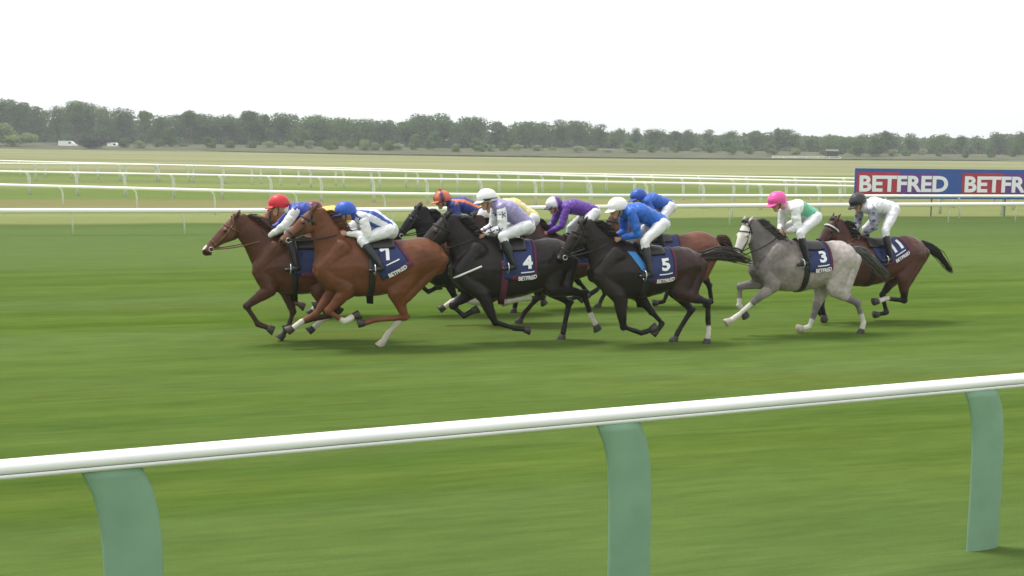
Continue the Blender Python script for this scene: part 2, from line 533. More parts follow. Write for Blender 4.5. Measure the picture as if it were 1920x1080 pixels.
def trunk_mesh(seed, h, base, w):
    rnd = random.Random(seed); mb = MB(); r = h*.028
    mb.pipe([(0,0,-.5), (rnd.uniform(-.1,.1), 0, base*.6), (rnd.uniform(-.2,.2), .05, base+.1*h), (rnd.uniform(-.3,.3), 0, h*.8)], r, 8, r*.25)
    for i in range(5):
        a = rnd.uniform(0, 6.28); z = base*.7 + rnd.random()*h*.3
        mb.pipe([(0,0,z), (math.cos(a)*w*.18, math.sin(a)*w*.18, z+h*.12), (math.cos(a)*w*.36, math.sin(a)*w*.36, z+h*.22)], r*.45, 6, r*.12)
    return mb.mesh('trunk')
kinds = []
for i, (w, h, base, lobes) in enumerate([(10, 11, 1.2, 9), (8.5, 12, 2.2, 8), (12, 10, .8, 11), (7, 9, 1.0, 7), (9, 14, 3.2, 9), (6, 12.5, 4.5, 5), (5, 10, 1.0, 6)]):
    kinds.append((crown_mesh(100+i, w, h, base, 2300, lobes, .62), trunk_mesh(50+i, h, base, w), w, h))
def tree(px, D, top, kind, leaf, label, group, name='tree'):
    cm, tm, w, h = kinds[kind]
    x = hx(px, D); z0 = heath_z(x, D)
    zt_ = CAMH + (270 + (px-960)*.01222 - top) * D / FPX
    sc = (zt_ - z0) / h
    rt = empty(name, (x, D, z0 - .1), random.uniform(0, 6.28))
    wx = sc * random.uniform(.9, 1.25) if sc < 1.05 else sc*random.uniform(.85, 1.05)
    rt.scale = (wx, wx, sc)
    tag(rt, label, 'tree', group)
    c = bpy.data.objects.new('crown', cm.copy()); col.objects.link(c); c.parent = rt
    c.data.materials.append(leafm[leaf])
    t = bpy.data.objects.new('trunk', tm); col.objects.link(t); t.parent = rt
    if not tm.materials: tm.materials.append(M['bark'])
    return rt
# skyline read off along the photograph
SKY = [(-160,196),(-60,190),(0,192),(18,187),(45,193),(75,200),(110,199),(145,190),(165,193),(200,200),(235,203),(275,209),(300,216),(330,212),(358,208),(385,210),(415,215),(440,214),(465,209),(488,210),(515,216),(540,209),(575,214),(600,215),(630,217),(670,220),(710,223),(760,222),(790,213),(830,213),(865,222),(890,216),(930,224),(975,225),(1010,227),(1050,225),(1085,224),(1120,233),(1150,240),(1185,240),(1220,240),(1260,243),(1285,242),(1320,243),(1355,244),(1410,242),(1455,240),(1480,249),(1510,255),(1545,251),(1570,256),(1600,251),(1630,250),(1660,246),(1700,250),(1740,254),(1760,250),(1790,253),(1825,254),(1863,247),(1905,246),(1950,252),(2010,248),(2080,250)]
def sky_at(px):
    for (a, ya), (b, yb) in zip(SKY, SKY[1:]):
        if a <= px <= b: return ya + (yb-ya)*(px-a)/(b-a)
    return SKY[-1][1] if px > 0 else SKY[0][1]
for i, (px, ty) in enumerate(SKY):
    D = 372 + random.uniform(-8, 14)
    big = px < 280
    kind = random.choice([1, 4, 4, 5]) if big else random.choice([0, 0, 2, 3, 1, 2])
    if px in (1863, 1905): kind = 0
    lf = random.choice([0, 1, 2, 2])
    if big: lab = 'tall airy tree in the far tree line around the dark thicket'
    elif px < 700: lab = 'leafy tree in the far tree line above the leading riders'
    elif px < 1100: lab = 'leafy tree in the far tree line above the mid field riders'
    elif px < 1480: lab = 'lower leafy tree in the far tree line above the pink capped rider'
    else: lab = 'low round leafy tree in the far tree line above the sponsor hoarding'
    grp = 'woodland trees along the far skyline, ' + ('far left' if big else 'left' if px < 700 else 'middle' if px < 1100 else 'right' if px < 1480 else 'far right')
    tree(px, D, ty - 1, kind, lf, lab, grp, 'woodland_tree')
# taller skyline trees that stand out
for px, ty, kind, lab in ((18, 186, 4, 'tallest broad tree on the far skyline at the left edge'),
                          (145, 189, 4, 'tall tree with sky showing through its crown, behind the dark thicket'),
                          (358, 207, 5, 'slim crooked pine rising above the far tree line on the left'),
                          (468, 208, 5, 'slim pine with two tufts rising above the far tree line'),
                          (790, 211, 2, 'flat topped tree that stands proud of the middle of the tree line'),
                          (1453, 238, 6, 'narrow pointed tree on the skyline above the pink capped rider'),
                          (1655, 243, 6, 'narrow pointed tree on the skyline above the sponsor hoarding')):
    tree(px, 366, ty, kind, 2, lab, None, 'skyline_tree')
# the wood behind them, one mass
wd = MB(); rnd = random.Random(5)
for q in range(570):
    px = rnd.uniform(-620, 2560); D = rnd.uniform(384, 430)
    top = sky_at(min(max(px, -160), 2080)) + 3 + abs(rnd.gauss(0, 9)) + (rnd.random() < .35) * rnd.uniform(10, 34)
    zt_ = CAMH + (270 + (px-960)*.01222 - top) * D / FPX
    cx_, w_ = hx(px, D), rnd.uniform(3.2, 6.2)
    for lob in range(3):
        lc = Vector((cx_ + rnd.uniform(-.5, .5)*w_, D + rnd.uniform(-.4, .4)*w_, max(1.5, zt_ - rnd.uniform(.0, .45)*(zt_) - 1.6)))
        la, lb = w_*rnd.uniform(.45, .75), rnd.uniform(1.6, 2.6)
        if lob == 2: lc.z = zt_*.4; lb = zt_*.42
        for i in range(46 if lob < 2 else 60):
            d = Vector((rnd.gauss(0,1), rnd.gauss(0,1) - .3, rnd.gauss(0,1))).normalized()
            k = rnd.uniform(.75, 1.08); p = lc + Vector((d.x*la*k, d.y*la*k, d.z*lb*k))
            if p.z < .2: p.z = .2 + rnd.random()
            nn = (d + Vector((rnd.gauss(0,.35), rnd.gauss(0,.35), rnd.gauss(0,.35)))).normalized()
            t = nn.orthogonal().normalized(); t.rotate(Matrix.Rotation(rnd.uniform(0,6.28), 3, nn)); s = nn.cross(t); sz = rnd.uniform(.8, 1.7)
            b_ = len(wd.v); wd.v += [tuple(p-t*sz*.5), tuple(p+s*sz*.4), tuple(p+t*sz*.5), tuple(p-s*sz*.4)]; wd.f.append((b_, b_+1, b_+2, b_+3))
for i in range(34000):                          # understorey
    px = rnd.uniform(-620, 2560); D = rnd.uniform(428, 446); z = .1 + rnd.random()*6.5
    p = Vector((hx(px, D), D, z)); nn = Vector((rnd.gauss(0,.5), -1, rnd.gauss(.5,.5))).normalized()
    t = nn.orthogonal().normalized(); t.rotate(Matrix.Rotation(rnd.uniform(0,6.28), 3, nn)); s = nn.cross(t); sz = rnd.uniform(1.2, 2.4)
    b_ = len(wd.v); wd.v += [tuple(p-t*sz*.5), tuple(p+s*sz*.4), tuple(p+t*sz*.5), tuple(p-s*sz*.4)]; wd.f.append((b_, b_+1, b_+2, b_+3))
tag(wd.build('distant_wood', leafm[2], None, False), kind='stuff')
# bushes in front of the wood
bushes = []
for i, (w, h) in enumerate([(4.2, 2.6), (3.2, 3.0), (5.5, 2.4)]):
    bushes.append((crown_mesh(300+i, w, h, .1, 1300, 7, .38), w, h))
BUSH = [(14, 232, 1, 3, 16), (52, 248, 2, 3, 14), (160, 250, 1, 2, 7), (300, 262, 1, 0, 6), (318, 240, 1, 0, 9), (345, 268, 0, 1, 7), (392, 256, 1, 0, 8), (430, 262, 0, 1, 7),
        (470, 263, 0, 1, 7), (545, 264, 2, 3, 8), (580, 262, 0, 4, 7), (612, 262, 0, 1, 7), (655, 263, 2, 1, 9), (700, 266, 0, 3, 7), (745, 268, 2, 4, 10), (777, 252, 1, 1, 8),
        (810, 247, 1, 0, 9), (850, 268, 0, 3, 7), (892, 259, 1, 1, 10), (918, 270, 0, 4, 6), (942, 265, 0, 1, 7), (1002, 271, 0, 4, 8), (1033, 275, 0, 3, 7), (1078, 273, 2, 4, 12),
        (1135, 279, 2, 4, 9), (1176, 265, 1, 1, 10), (1216, 272, 0, 1, 6), (1262, 264, 1, 0, 8), (1298, 277, 2, 4, 8), (1362, 262, 1, 0, 9), (1400, 272, 0, 1, 7), (1437, 267, 1, 1, 9),
        (1482, 277, 0, 3, 8), (1105, 272, 0, 1, 8), (625, 260, 1, 1, 8), (680, 260, 0, 3, 8), (725, 262, 0, 1, 8), (505, 264, 2, 3, 10), (965, 270, 2, 3, 9), (1325, 270, 0, 1, 8), (265, 262, 0, 3, 8), (232, 258, 0, 1, 7), (1720, 277, 2, 4, 8), (1240, 276, 2, 4, 8), (1535, 280, 0, 1, 6), (1570, 278, 0, 0, 6), (1600, 262, 1, 1, 9), (1636, 256, 1, 0, 13), (1665, 279, 0, 4, 7), (1692, 281, 0, 1, 7), (1752, 275, 0, 1, 5), (1800, 277, 0, 1, 5), (1850, 274, 0, 0, 6), (1894, 262, 1, 0, 8)]
for i, (px, ty, kind, lf, wpx) in enumerate(BUSH):
    D = 322 + (i*37 % 17)
    me, w, h = bushes[kind]
    x = hx(px, D); z0 = heath_z(x, D)
    zt_ = CAMH + (270 + (px-960)*.01222 - ty) * D / FPX
    me2 = me.copy(); me2.materials.append(leafm[lf])
    o = bpy.data.objects.new('bush', me2); col.objects.link(o)
    o.location = (x, D, z0-.15); sz = (zt_-z0+.15)/h
    sw = wpx*3.1*D/FPX/w
    o.scale = (sw, sw, sz); o.rotation_euler = (0, 0, random.uniform(0, 6.28))
    tint = {0: 'dark green', 1: 'green', 2: 'dark grey green', 3: 'pale green', 4: 'silvery green'}[lf]
    shape = {0: 'rounded', 1: 'tall', 2: 'low spreading'}[kind]
    where = 'left of the dark thicket' if px < 150 else 'right of the dark thicket' if px < 520 else 'behind the leading riders' if px < 720 else 'above the riders in mid field' if px < 1120 else 'above the blue clad riders' if px < 1330 else 'left of the sponsor hoarding' if px < 1600 else 'above the sponsor hoarding'
    tag(o, f'{tint} {shape} bush on the far heath, {where}', 'bush', f'{tint} {shape} bushes {where}')
# low hedge along the far edge of the field and a pale worn path by it
hd = MB(); rnd = random.Random(9)
hp = [ground(x, y) for x, y in ((-150, 276), (0, 278), (320, 282.5), (640, 289.5), (960, 294.5), (1280, 298.5), (1600, 300.5), (2080, 303))]
hl = smooth_line(hp, 10)
mb = MB(); mb.sweep(hl, [(-.5, -.05), (-.45, .25), (0, .38), (.45, .25), (.5, -.05)])
tag(mb.build('hedge', mat('low_hedge', (.055, .07, .025), .9, var=.4, scale=.6)), 'low dark hedge line along the far edge of the dry field', 'hedge')
mb = MB(); mb.sweep([p + Vector((0, 4, 0)) for p in hl], [(-2.0, .0), (-1.9, .03), (1.9, .03), (2.0, 0)])
tag(mb.build('path', mat('worn_path', (.30, .29, .18), .9, var=.15, scale=.2)), kind='structure')
# dark thicket, white vans, white fence far off
def van(px, py, D, L_, label):
    x = hx(px, D); z = heath_z(x, D)
    o = empty('parked_van', (x, D, z)); tag(o, label, 'van')
    mb = MB()
    pr = [(-L_/2, .35), (-L_/2, 1.9), (-L_/2+.15, 2.05), (L_/2-1.5, 2.05), (L_/2-.7, 1.25), (L_/2-.05, 1.05), (L_/2, .35)]
    mb.ringloft([[Vector((a, y, b)) for a, b in pr] for y in (-.9, .9)]); mb.build('body', M['rail'], o, False)
    mb = MB(); mb.box((L_/2-1.75, -.905, 1.5), .7, .012, .5); mb.build('window', M['goggle'], o, False)
    for sx_ in (-L_/2+.8, L_/2-.9):
        for sy in (-.85, .85):
            mb = MB(); mb.tube((sx_, sy-.1, .33), (sx_, sy+.1, .33), .33, .33, n=16, lat=Vector((0,0,1)), round_=False); mb.build('wheel', M['leather'], o)
van(130, 260, 352, 5.2, 'white van parked before the wood, left of the dark thicket')
van(217, 262, 352, 3.9, 'small white van half hidden by the dark thicket')
hutm = mat('dark_boards', (.045, .05, .05), .8, var=.25, scale=1.2)
cm2 = crown_mesh(411, 8.4, 3.3, .1, 2600, 12, .42)
for v in cm2.vertices: v.co.z = min(v.co.z, 3.0 + .2*noise.noise(v.co*.7))
o = link('bush', cm2, mat('dark_foliage', (.03, .045, .034), .8, var=.4, scale=.4), None, False)
o.location = (hx(179, 312), 312, heath_z(hx(179, 312), 312) - .15)
tag(o, 'broad boxy dark thicket on the heath before the left wood, beside a white van', 'bush')
D = 296; fx0 = hx(1442, D)
fe = empty('white_fence', (fx0, D, 0)); tag(fe, 'short low white fence on the far edge of the field, left of the sponsor hoarding', 'fence')
FL = hx(1570, D) - fx0
for z in (.3, .62):
    mb = MB(); mb.box((FL/2, 0, z), FL, .08, .14); mb.build('fence_bar', M['farrail'], fe, False)
for i in range(7):
    mb = MB(); mb.box((FL*i/6, .08, .3), .12, .08, .7); mb.build('post', M['farrail'], fe, False)
sh = empty('shed', (hx(1552, 305), 305, .2)); tag(sh, 'tiny dark shed behind the low white fence', 'shed')
mb = MB(); mb.box((0, 0, .9), 3.0, 2, 1.8); mb.build('wall', hutm, sh, False)
mb = MB(); mb.ringloft([[Vector((xx, -1.2, 1.8)), Vector((xx, 1.2, 1.8)), Vector((xx, 0, 2.3))] for xx in (-1.65, 1.65)]); mb.build('roof', M['leg'], sh, False)

# ------------------------------------------------------------------ horses
CH_A = (.082, .029, .013); CH_B = (.138, .047, .0175); BLK = (.012, .010, .010); DBR = (.0155, .0115, .0105)
PT = (.011, .009, .0085)
HORSES = {
 'A': dict(yg=641, x0=560, th=13, W=(527,440), C=(640,450), F=(477,520), K=(688,500), G=(520,552), L=(632,538), poll=(437,409), nose=(377,470),
    nf=[(507,542),(462,574),(484,609),(507,617)], ff=[(535,540),(549,584),(541,611),(533,623)],
    nh=[(598,545),(612,580),(560,606),(537,618)], fh=[(605,545),(632,578),(606,600),(590,612)],
    coat=dict(base=CH_A, points=(.05,.024,.015), head=(.12,.05,.028), socks=[0,0,0,.5]), mane=(.06,.026,.014)),
 'B': dict(yg=652, x0=705, th=15, W=(668,438), C=(780,446), F=(590,515), K=(838,494), G=(650,556), L=(752,540), poll=(583,395), nose=(521,452),
    nf=[(652,543),(615,583),(646,604),(664,594)], ff=[(628,543),(592,588),(566,602),(549,614)],
    nh=[(742,548),(757,586),(697,601),(668,610)], fh=[(746,545),(753,577),(729,622),(716,648)],
    coat=dict(base=CH_B, points=(.17,.06,.026), head=(.15,.06,.03), socks=[.3,.2,.0,.85]), mane=(.11,.042,.018), tail=(865,500), tailside=-.42, tailw=.6),
 'four': dict(yg=642, x0=960, th=15, W=(916,441), C=(1035,447), F=(846,515), K=(1080,498), G=(915,562), L=(1025,545), poll=(832,408), nose=(762,482),
    nf=[(905,552),(932,612),(968,617),(988,618)], ff=[(885,548),(851,570),(869,592),(884,583)],
    nh=[(1035,540),(1101,551),(1109,592),(1119,610)], fh=[(1030,540),(1064,566),(1057,612),(1053,638)],
    coat=dict(base=DBR, points=PT, head=(.024,.017,.015), socks=[0,0,.18,0]), mane=(.012,.011,.011)),
 'five': dict(yg=645, x0=1215, th=16, W=(1177,452), C=(1285,463), F=(1108,522), K=(1322,507), G=(1180,560), L=(1267,542), poll=(1087,420), nose=(1040,488),
    nf=[(1160,556),(1171,621),(1206,626),(1226,618)], ff=[(1193,548),(1221,584),(1240,606),(1230,618)],
    nh=[(1272,548),(1338,570),(1330,617),(1328,641)], fh=[(1268,545),(1293,577),(1271,620),(1264,645)],
    coat=dict(base=(.0185,.0125,.011), points=PT, head=(.018,.013,.012), socks=[0,0,.16,0], rump=(.036,.016,.013)), mane=(.013,.011,.011), tail=(1412,489), tailc=(.034,.026,.022), tailw=.72),
 'grey': dict(yg=626, x0=1525, th=17, W=(1478,447), C=(1562,451), F=(1414,506), K=(1609,500), G=(1482,546), L=(1542,533), poll=(1397,419), nose=(1366,482), yaw=20,
    nf=[(1450,535),(1414,566),(1386,592),(1364,608)], ff=[(1432,530),(1386,537),(1384,572),(1392,584)],
    nh=[(1562,542),(1613,571),(1621,605),(1618,624)], fh=[(1542,545),(1532,572),(1521,606),(1510,624)],
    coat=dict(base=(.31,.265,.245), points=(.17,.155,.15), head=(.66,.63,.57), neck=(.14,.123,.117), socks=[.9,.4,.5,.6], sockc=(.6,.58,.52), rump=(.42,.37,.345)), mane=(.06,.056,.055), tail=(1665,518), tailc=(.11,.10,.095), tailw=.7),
 'eleven': dict(yg=603, x0=1655, th=17, W=(1607,446), C=(1690,441), F=(1552,498), K=(1738,482), G=(1615,537), L=(1690,518), poll=(1561,414), nose=(1515,465), yaw=12,
    nf=[(1580,530),(1548,546),(1543,575),(1547,591)], ff=[(1575,528),(1535,552),(1531,580),(1540,592)],
    nh=[(1692,522),(1695,550),(1664,560),(1646,566)], fh=[(1680,520),(1665,538),(1658,572),(1641,590)],
    coat=dict(base=(.085,.032,.024), points=PT, head=(.06,.026,.02), socks=[0,0,.15,0]), mane=(.012,.011,.011), tail=(1784,508), tailw=.5),
 'J2': dict(base_of='A', yg=594, x0=625, th=14, W=(583,430), poll=(505,397), nose=(455,445), coat=dict(base=(.20,.075,.03), points=(.12,.05,.025), head=(.2,.08,.035), socks=[0,.5,0,0]), mane=(.1,.045,.02)),
 'K': dict(base_of='four', yg=590, x0=890, th=15, W=(842,436), poll=(780,392), nose=(739,443), coat=dict(base=(.011,.011,.011), points=PT, head=(.011,.012,.012), socks=[.6,0,0,0]), mane=(.01,.01,.01)),
 'J6': dict(base_of='B', yg=608, x0=985, th=15, W=(938,443), poll=(884,406), nose=(838,452), coat=dict(base=(.05,.028,.02), points=(.03,.02,.015), head=(.05,.034,.026), socks=[0,.3,.6,0]), mane=(.015,.012,.011)),
 'P': dict(base_of='five', yg=579, x0=1085, th=15, W=(1045,437), poll=(982,415), nose=(946,470), coat=dict(base=(.07,.032,.022), points=PT, head=(.06,.03,.022), socks=[0,0,0,0]), mane=(.014,.012,.011)),
 'N': dict(base_of='grey', yg=576, x0=1258, th=15, W=(1203,437), C=(1283,434), K=(1352,462), poll=(1148,402), nose=(1120,452), coat=dict(base=(.15,.055,.032), points=PT, head=(.07,.035,.024), socks=[0,0,0,0]), mane=(.016,.012,.011), tail=(1374,470), tailc=(.075,.033,.02)),
}
LABELS = {
 'A': ('dark chestnut racehorse leading the field, its muzzle farthest left', None),
 'B': ('bright chestnut racehorse carrying number cloth 7 with a white hind stocking', None),
 'four': ('near black racehorse with number cloth 4 and a white strap across its chest', None),
 'five': ('very dark brown racehorse with number cloth 5 and its tail streaming out', None),
 'grey': ('grey racehorse with a white face, number cloth 3 and a dark girth', None),
 'eleven': ('bay racehorse with number cloth 11 and black tail, last of the field', None),
 'J2': ('light chestnut racehorse almost hidden behind the leading dark chestnut horse', None),
 'K': ('black racehorse whose head shows behind the striped rider, under the orange capped rider', None),
 'J6': ('brown racehorse mostly hidden behind the number 4 horse, its head before that rider', None),
 'P': ('brown racehorse under the purple rider, hidden between horses 4 and 5', None),
 'N': ('red bay racehorse whose rump shows behind the number 5 horse', None),
}

class Frame:
    def __init__(s, yg, x0, th):
        s.P0 = ground(x0, yg); t = R(th)
        s.h = Vector((-math.cos(t), -math.sin(t), 0)); s.n = Vector((math.sin(t), -math.cos(t), 0))
        s.rz = math.atan2(s.h.y, s.h.x)
    def loc(s, pt, w=0.0):
        d = ray(*pt); k = (w - (CAM - s.P0).dot(s.n)) / d.dot(s.n); p = CAM + d*k - s.P0
        return Vector((p.dot(s.h), w, p.z))

def cl_len(a, b, L, lo=.9, hi=1.08):
    d = b - a; l = d.length
    if l < 1e-5: d = Vector((0, 0, -1)); l = 1
    return a + d * (min(max(l, L*lo), L*hi) / l)

JN, LEGS = {}, ('nf', 'ff', 'nh', 'fh')
def joints(key):
    h = HORSES[key]; fr = Frame(h['yg'], h['x0'], h['th']); J = dict(fr=fr)
    base = JN.get(h.get('base_of'))
    Wl = fr.loc(h['W'])
    for k, w in (('W',0),('C',0),('F',.0),('K',.1),('G',.0),('L',.1),('poll',0),('nose',0)):
        if k in h: J[k] = fr.loc(h[k], w)
        else: J[k] = base[k] - base['W'] + Wl
    for k in LEGS:
        w = {'nf': .16, 'ff': -.16, 'nh': .16, 'fh': -.16}[k]
        if k in h:
            p = [fr.loc(q, w) for q in h[k]]
        else:
            dx = Wl - base['W']; dx.z = 0
            p = [q + dx for q in base['raw_'+k]]
        J['raw_'+k] = [q.copy() for q in p]
        fore = k in ('nf', 'ff')
        Ls = (.40, .27, .13) if fore else (.44, .37, .14)
        if not fore: p[0] = Vector((J['K'].x + .46*(1 if True else 0) - .02, p[0].y, max(p[0].z, J['L'].z + .02))) if abs(p[0].x - J['K'].x - .46) > .3 else p[0]
        for i in range(3): p[i+1] = cl_len(p[i], p[i+1], Ls[i], .86, 1.12)
        low = min(q.z for q in p)
        if p[3].z < .07: p[3].z = .07
        if p[2].z < .09: p[2].z = .09
        y = 1 if w > 0 else -1
        for q, yy in zip(p, (.17, .14, .125, .12) if fore else (.19, .15, .135, .13)): q.y = y*yy
        J[k] = p
    if 'tail' in h: J['tail'] = fr.loc(h['tail'], h.get('tailside', .0))
    JN[key] = J
    return J

#        s     top    bot   hw   narrow
TORSO = [(.00, 1.22, 1.04, .10, .0), (.035, 1.31, .95, .175, .0), (.09, 1.40, .88, .215, .1), (.17, 1.52, .82, .235, .3), (.25, 1.585, .79, .25, .48),
         (.31, 1.595, .775, .265, .5), (.40, 1.55, .775, .285, .32), (.50, 1.52, .79, .295, .2), (.60, 1.515, .825, .295, .15), (.70, 1.54, .885, .29, .12),
         (.78, 1.565, .96, .285, .15), (.86, 1.55, 1.03, .27, .18), (.93, 1.49, 1.06, .23, .15), (.975, 1.41, 1.09, .17, .1), (1.0, 1.33, 1.14, .10, .0)]

def horse(key):
    h = HORSES[key]; J = joints(key); fr = J['fr']; ct = h['coat']
    name = 'racehorse'
    root = empty(name, fr.P0, fr.rz)
    tag(root, LABELS[key][0], 'horse', 'racehorses galloping in the field')
    mb = MB(); segs = []
    uF, uK = J['F'].x, J['K'].x
    dWt, dCt = J['W'].z - 1.59, J['C'].z - 1.56
    dG, dL = J['G'].z - .775, J['L'].z - .90
    dG = max(dG, dWt - .12)                     # keep a thoroughbred's depth of girth
    def lerp_s(a, b, s0, s1, s): k = min(1, max(0, (s-s0)/(s1-s0))); return a + (b-a)*k
    rings = []
    T = []
    for s, tp, bo, hw, na in TORSO:
        u = uF + (uK-uF)*s
        top = tp + lerp_s(dWt, dCt, .28, .8, s); bot = bo + lerp_s(dG, dL, .3, .74, s)
        if s < .12: top = min(top, tp + (dWt+dG)/2 + .05); bot = bo + dG + (.06 if s < .05 else .03)
        T.append((s, u, top, bot, hw))
        zc, hh = (top+bot)/2, (top-bot)/2
        rg = []
        for k in range(24):
            a = 2*math.pi*k/24; si, co = math.sin(a), math.cos(a)
            nar = 1 - na*max(0, si)**1.5
            rg.append(Vector((u, hw*math.copysign(abs(co)**.9, co)*nar, zc + hh*si)))
        rings.append(rg)
    # denser loft
    mb.ringloft(rings)
    for i in range(len(T)-1):
        segs.append((Vector((T[i][1],0,(T[i][2]+T[i][3])/2)), Vector((T[i+1][1],0,(T[i+1][2]+T[i+1][3])/2)), .33, 'torso', T[i][0], T[i+1][0]))
    def S(s): return uF + (uK-uF)*s
    def tz(s, f):
        for a, b in zip(T, T[1:]):
            if a[0] <= s <= b[0]:
                k = (s-a[0])/(b[0]-a[0]); tp = a[2]+(b[2]-a[2])*k; bo = a[3]+(b[3]-a[3])*k
                return bo + (tp-bo)*f
    # neck
    pl, ns = J['poll'], J['nose']
    hd = (ns - pl).normalized(); HL = min(max((ns-pl).length, .60), .72)
    dp = Vector((hd.z, 0, -hd.x))
    if dp.z > 0: dp = -dp
    Yw = Matrix.Rotation(R(h.get('yaw', 0)), 3, 'Z'); hd = Yw @ hd; dp = Yw @ dp; HY = Yw @ Vector((0, 1, 0)); hs_ = HL/.63
    nb = Vector((S(.17), 0, tz(.17, .62)))
    ne = pl + dp*.085 - hd*.02
    ctrl = nb.lerp(ne, .5) + Vector((-.02, 0, .02))
    npts = []
    for k in range(7):
        t = k/6; npts.append(nb*(1-t)**2 + ctrl*2*t*(1-t) + ne*t*t)
    na_ = [.335, .29, .248, .215, .188, .165, .14]; nb_ = [.17, .145, .122, .104, .09, .08, .072]
    for i in range(6):
        mb.tube(npts[i], npts[i+1], na_[i], nb_[i], na_[i+1], nb_[i+1], n=16)
        segs.append((npts[i], npts[i+1], na_[i]*.8, 'neck', i/6, (i+1)/6))
    # head
    HS = [(-.05,.045,.05,.04), (.0,.062,.085,.062), (.14,.085,.115,.085), (.30,.10,.132,.098), (.42,.085,.112,.084), (.55,.068,.084,.066), (.70,.056,.068,.054), (.82,.052,.062,.053), (.92,.054,.064,.054), (.99,.058,.05,.044), (1.03,.062,.025,.025)]
    rings = []
    HS = [(f_, o_*hs_, a*hs_, b*hs_) for f_, o_, a, b in HS]
    for f_, o_, a, b in HS:
        c = pl + hd*(f_*HL) + dp*o_
        rings.append([c + HY*(b*math.cos(2*math.pi*k/16)*(1-.25*max(0, -math.sin(2*math.pi*k/16)) if f_ > .35 else 1)) + dp*(a*math.sin(2*math.pi*k/16)) for k in range(16)])
    mb.ringloft(rings)
    segs.append((pl + dp*.07, pl + hd*HL*.5 + dp*.07, .10, 'head', 0, .5)); segs.append((pl + hd*HL*.5 + dp*.06, pl + hd*HL*1.02 + dp*.055, .065, 'head', .5, 1))
    for sg in (1, -1):
        b_ = pl + HY*(sg*.05*hs_) + dp*.01
        tip = b_ + Yw @ Vector((-.085, sg*.03, .115)) - hd*.02
        mid = b_.lerp(tip, .45)
        mb.tube(b_, mid, .026, .03, .028, .034, n=8); mb.tube(mid, tip, .026, .032, .007, .008, n=8)
        segs.append((b_, tip, .03, 'ear', 0, 1))
        mb.ball(pl + hd*HL*.30 + dp*.035 + HY*(sg*.083*hs_), .032, .022, .026)       # brow
        mb.ball(pl + hd*HL*.30 + dp*.145 + HY*(sg*.055*hs_), .075, .035, .075)       # jowl
        mb.ball(pl + hd*HL*.93 + dp*.03 + HY*(sg*.043*hs_), .03, .02, .03)           # nostril
    mb.ball(pl + hd*HL*.93 + dp*.115, .035, .03, .022)                                      # chin
    # legs
    def leg(k, tagname):
        p = J[k]; sg = 1 if p[0].y > 0 else -1
        if k[1] == 'f':
            sc0 = Vector((S(.22), sg*.13, tz(.22, .80))); sp = Vector((S(.05), sg*.13, tz(.09, .45)))
            mb.tube(sc0, sp, .16, .085, .13, .085); mb.tube(sp, p[0], .13, .085, .115, .08)
            segs.append((sc0, sp, .17, 'torso', .2, .1)); segs.append((sp, p[0], .14, 'torso', .1, .2))
            ra = [(.105,.078), (.088,.068), (.05,.046)]; kn = (.054,.05)
            q = p[0].lerp(p[1], .35)
            mb.tube(p[0], q, *ra[0], *ra[1]); mb.tube(q, p[0].lerp(p[1], .93), *ra[1], *ra[2]); mb.ball(p[1], .054, .05, .06)
            mb.tube(p[0].lerp(p[1], .93), p[1], *ra[2], *kn)
            mb.tube(p[1], p[1].lerp(p[2], .2), *kn, .037, .031); mb.tube(p[1].lerp(p[2], .2), p[1].lerp(p[2], .9), .037, .031, .036, .031)
        else:
            hp = Vector((S(.82), sg*.145, tz(.82, .60)))
            mb.tube(hp, p[0], .21, .125, .14, .085)
            segs.append((hp, p[0], .2, 'torso', .85, .8))
            q = p[0].lerp(p[1], .4); back = (Vector((S(.96), sg*.12, tz(.95, .55))))
            ham = q + Vector((-.02, 0, 0))
            mb.tube(back, ham, .105, .09, .075, .06); segs.append((back, ham, .12, 'torso', .95, .9))
            mb.tube(p[0], q, .125, .09, .092, .068); mb.tube(q, p[0].lerp(p[1], .9), .092, .068, .05, .042)
            mb.tube(p[0].lerp(p[1], .9), p[1], .05, .042, .056, .046)
            ph = p[1] + (p[1]-p[0]).normalized()*.02 + Vector((-.035, 0, .03)); mb.tube(p[0].lerp(p[1], .75), ph, .02, .018, .028, .026)
            mb.tube(p[1], p[1].lerp(p[2], .22), .056, .046, .042, .034); mb.tube(p[1].lerp(p[2], .22), p[1].lerp(p[2], .9), .042, .034, .038, .033)
        mb.tube(p[1].lerp(p[2], .9), p[2], .037, .032, .044, .039); mb.tube(p[2], p[3], .042, .038, .04, .042)
        segs.append((p[0], p[1], .085, tagname+'U', 0, 1)); segs.append((p[1], p[2], .05, tagname+'L', 0, 1)); segs.append((p[2], p[3], .05, tagname+'P', 0, 1))
    for k in LEGS: leg(k, k)
    me = remesh(mb, .0145, 5, .5); wrinkle(me, .007, 5.5)
    # coat colours: points, socks, face
    V = verts_np(me)
    best = np.full(len(V), 1e9); bt_ = np.zeros(len(V)); bi = np.zeros(len(V), int)
    for i, (a, b, r_, tg, t0, t1) in enumerate(segs):
        a_, d_ = np.array(a), np.array(b-a); L2 = max(1e-9, float(d_ @ d_))
        t = np.clip(((V - a_) @ d_) / L2, 0, 1)
        dist = np.linalg.norm(V - a_ - t[:, None]*d_, axis=1) / r_
        mk = dist < best; best[mk] = dist[mk]; bt_[mk] = (t0 + (t1-t0)*t)[mk]; bi[mk] = i
    base, pts_ = np.array(ct['base']), np.array(ct['points'])
    C = np.tile(base, (len(V), 1))
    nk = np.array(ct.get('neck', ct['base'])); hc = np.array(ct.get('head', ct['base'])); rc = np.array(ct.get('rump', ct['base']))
    sockc = np.array(ct.get('sockc', (.62, .58, .5)))
    sm = lambda x: x*x*(3-2*x)
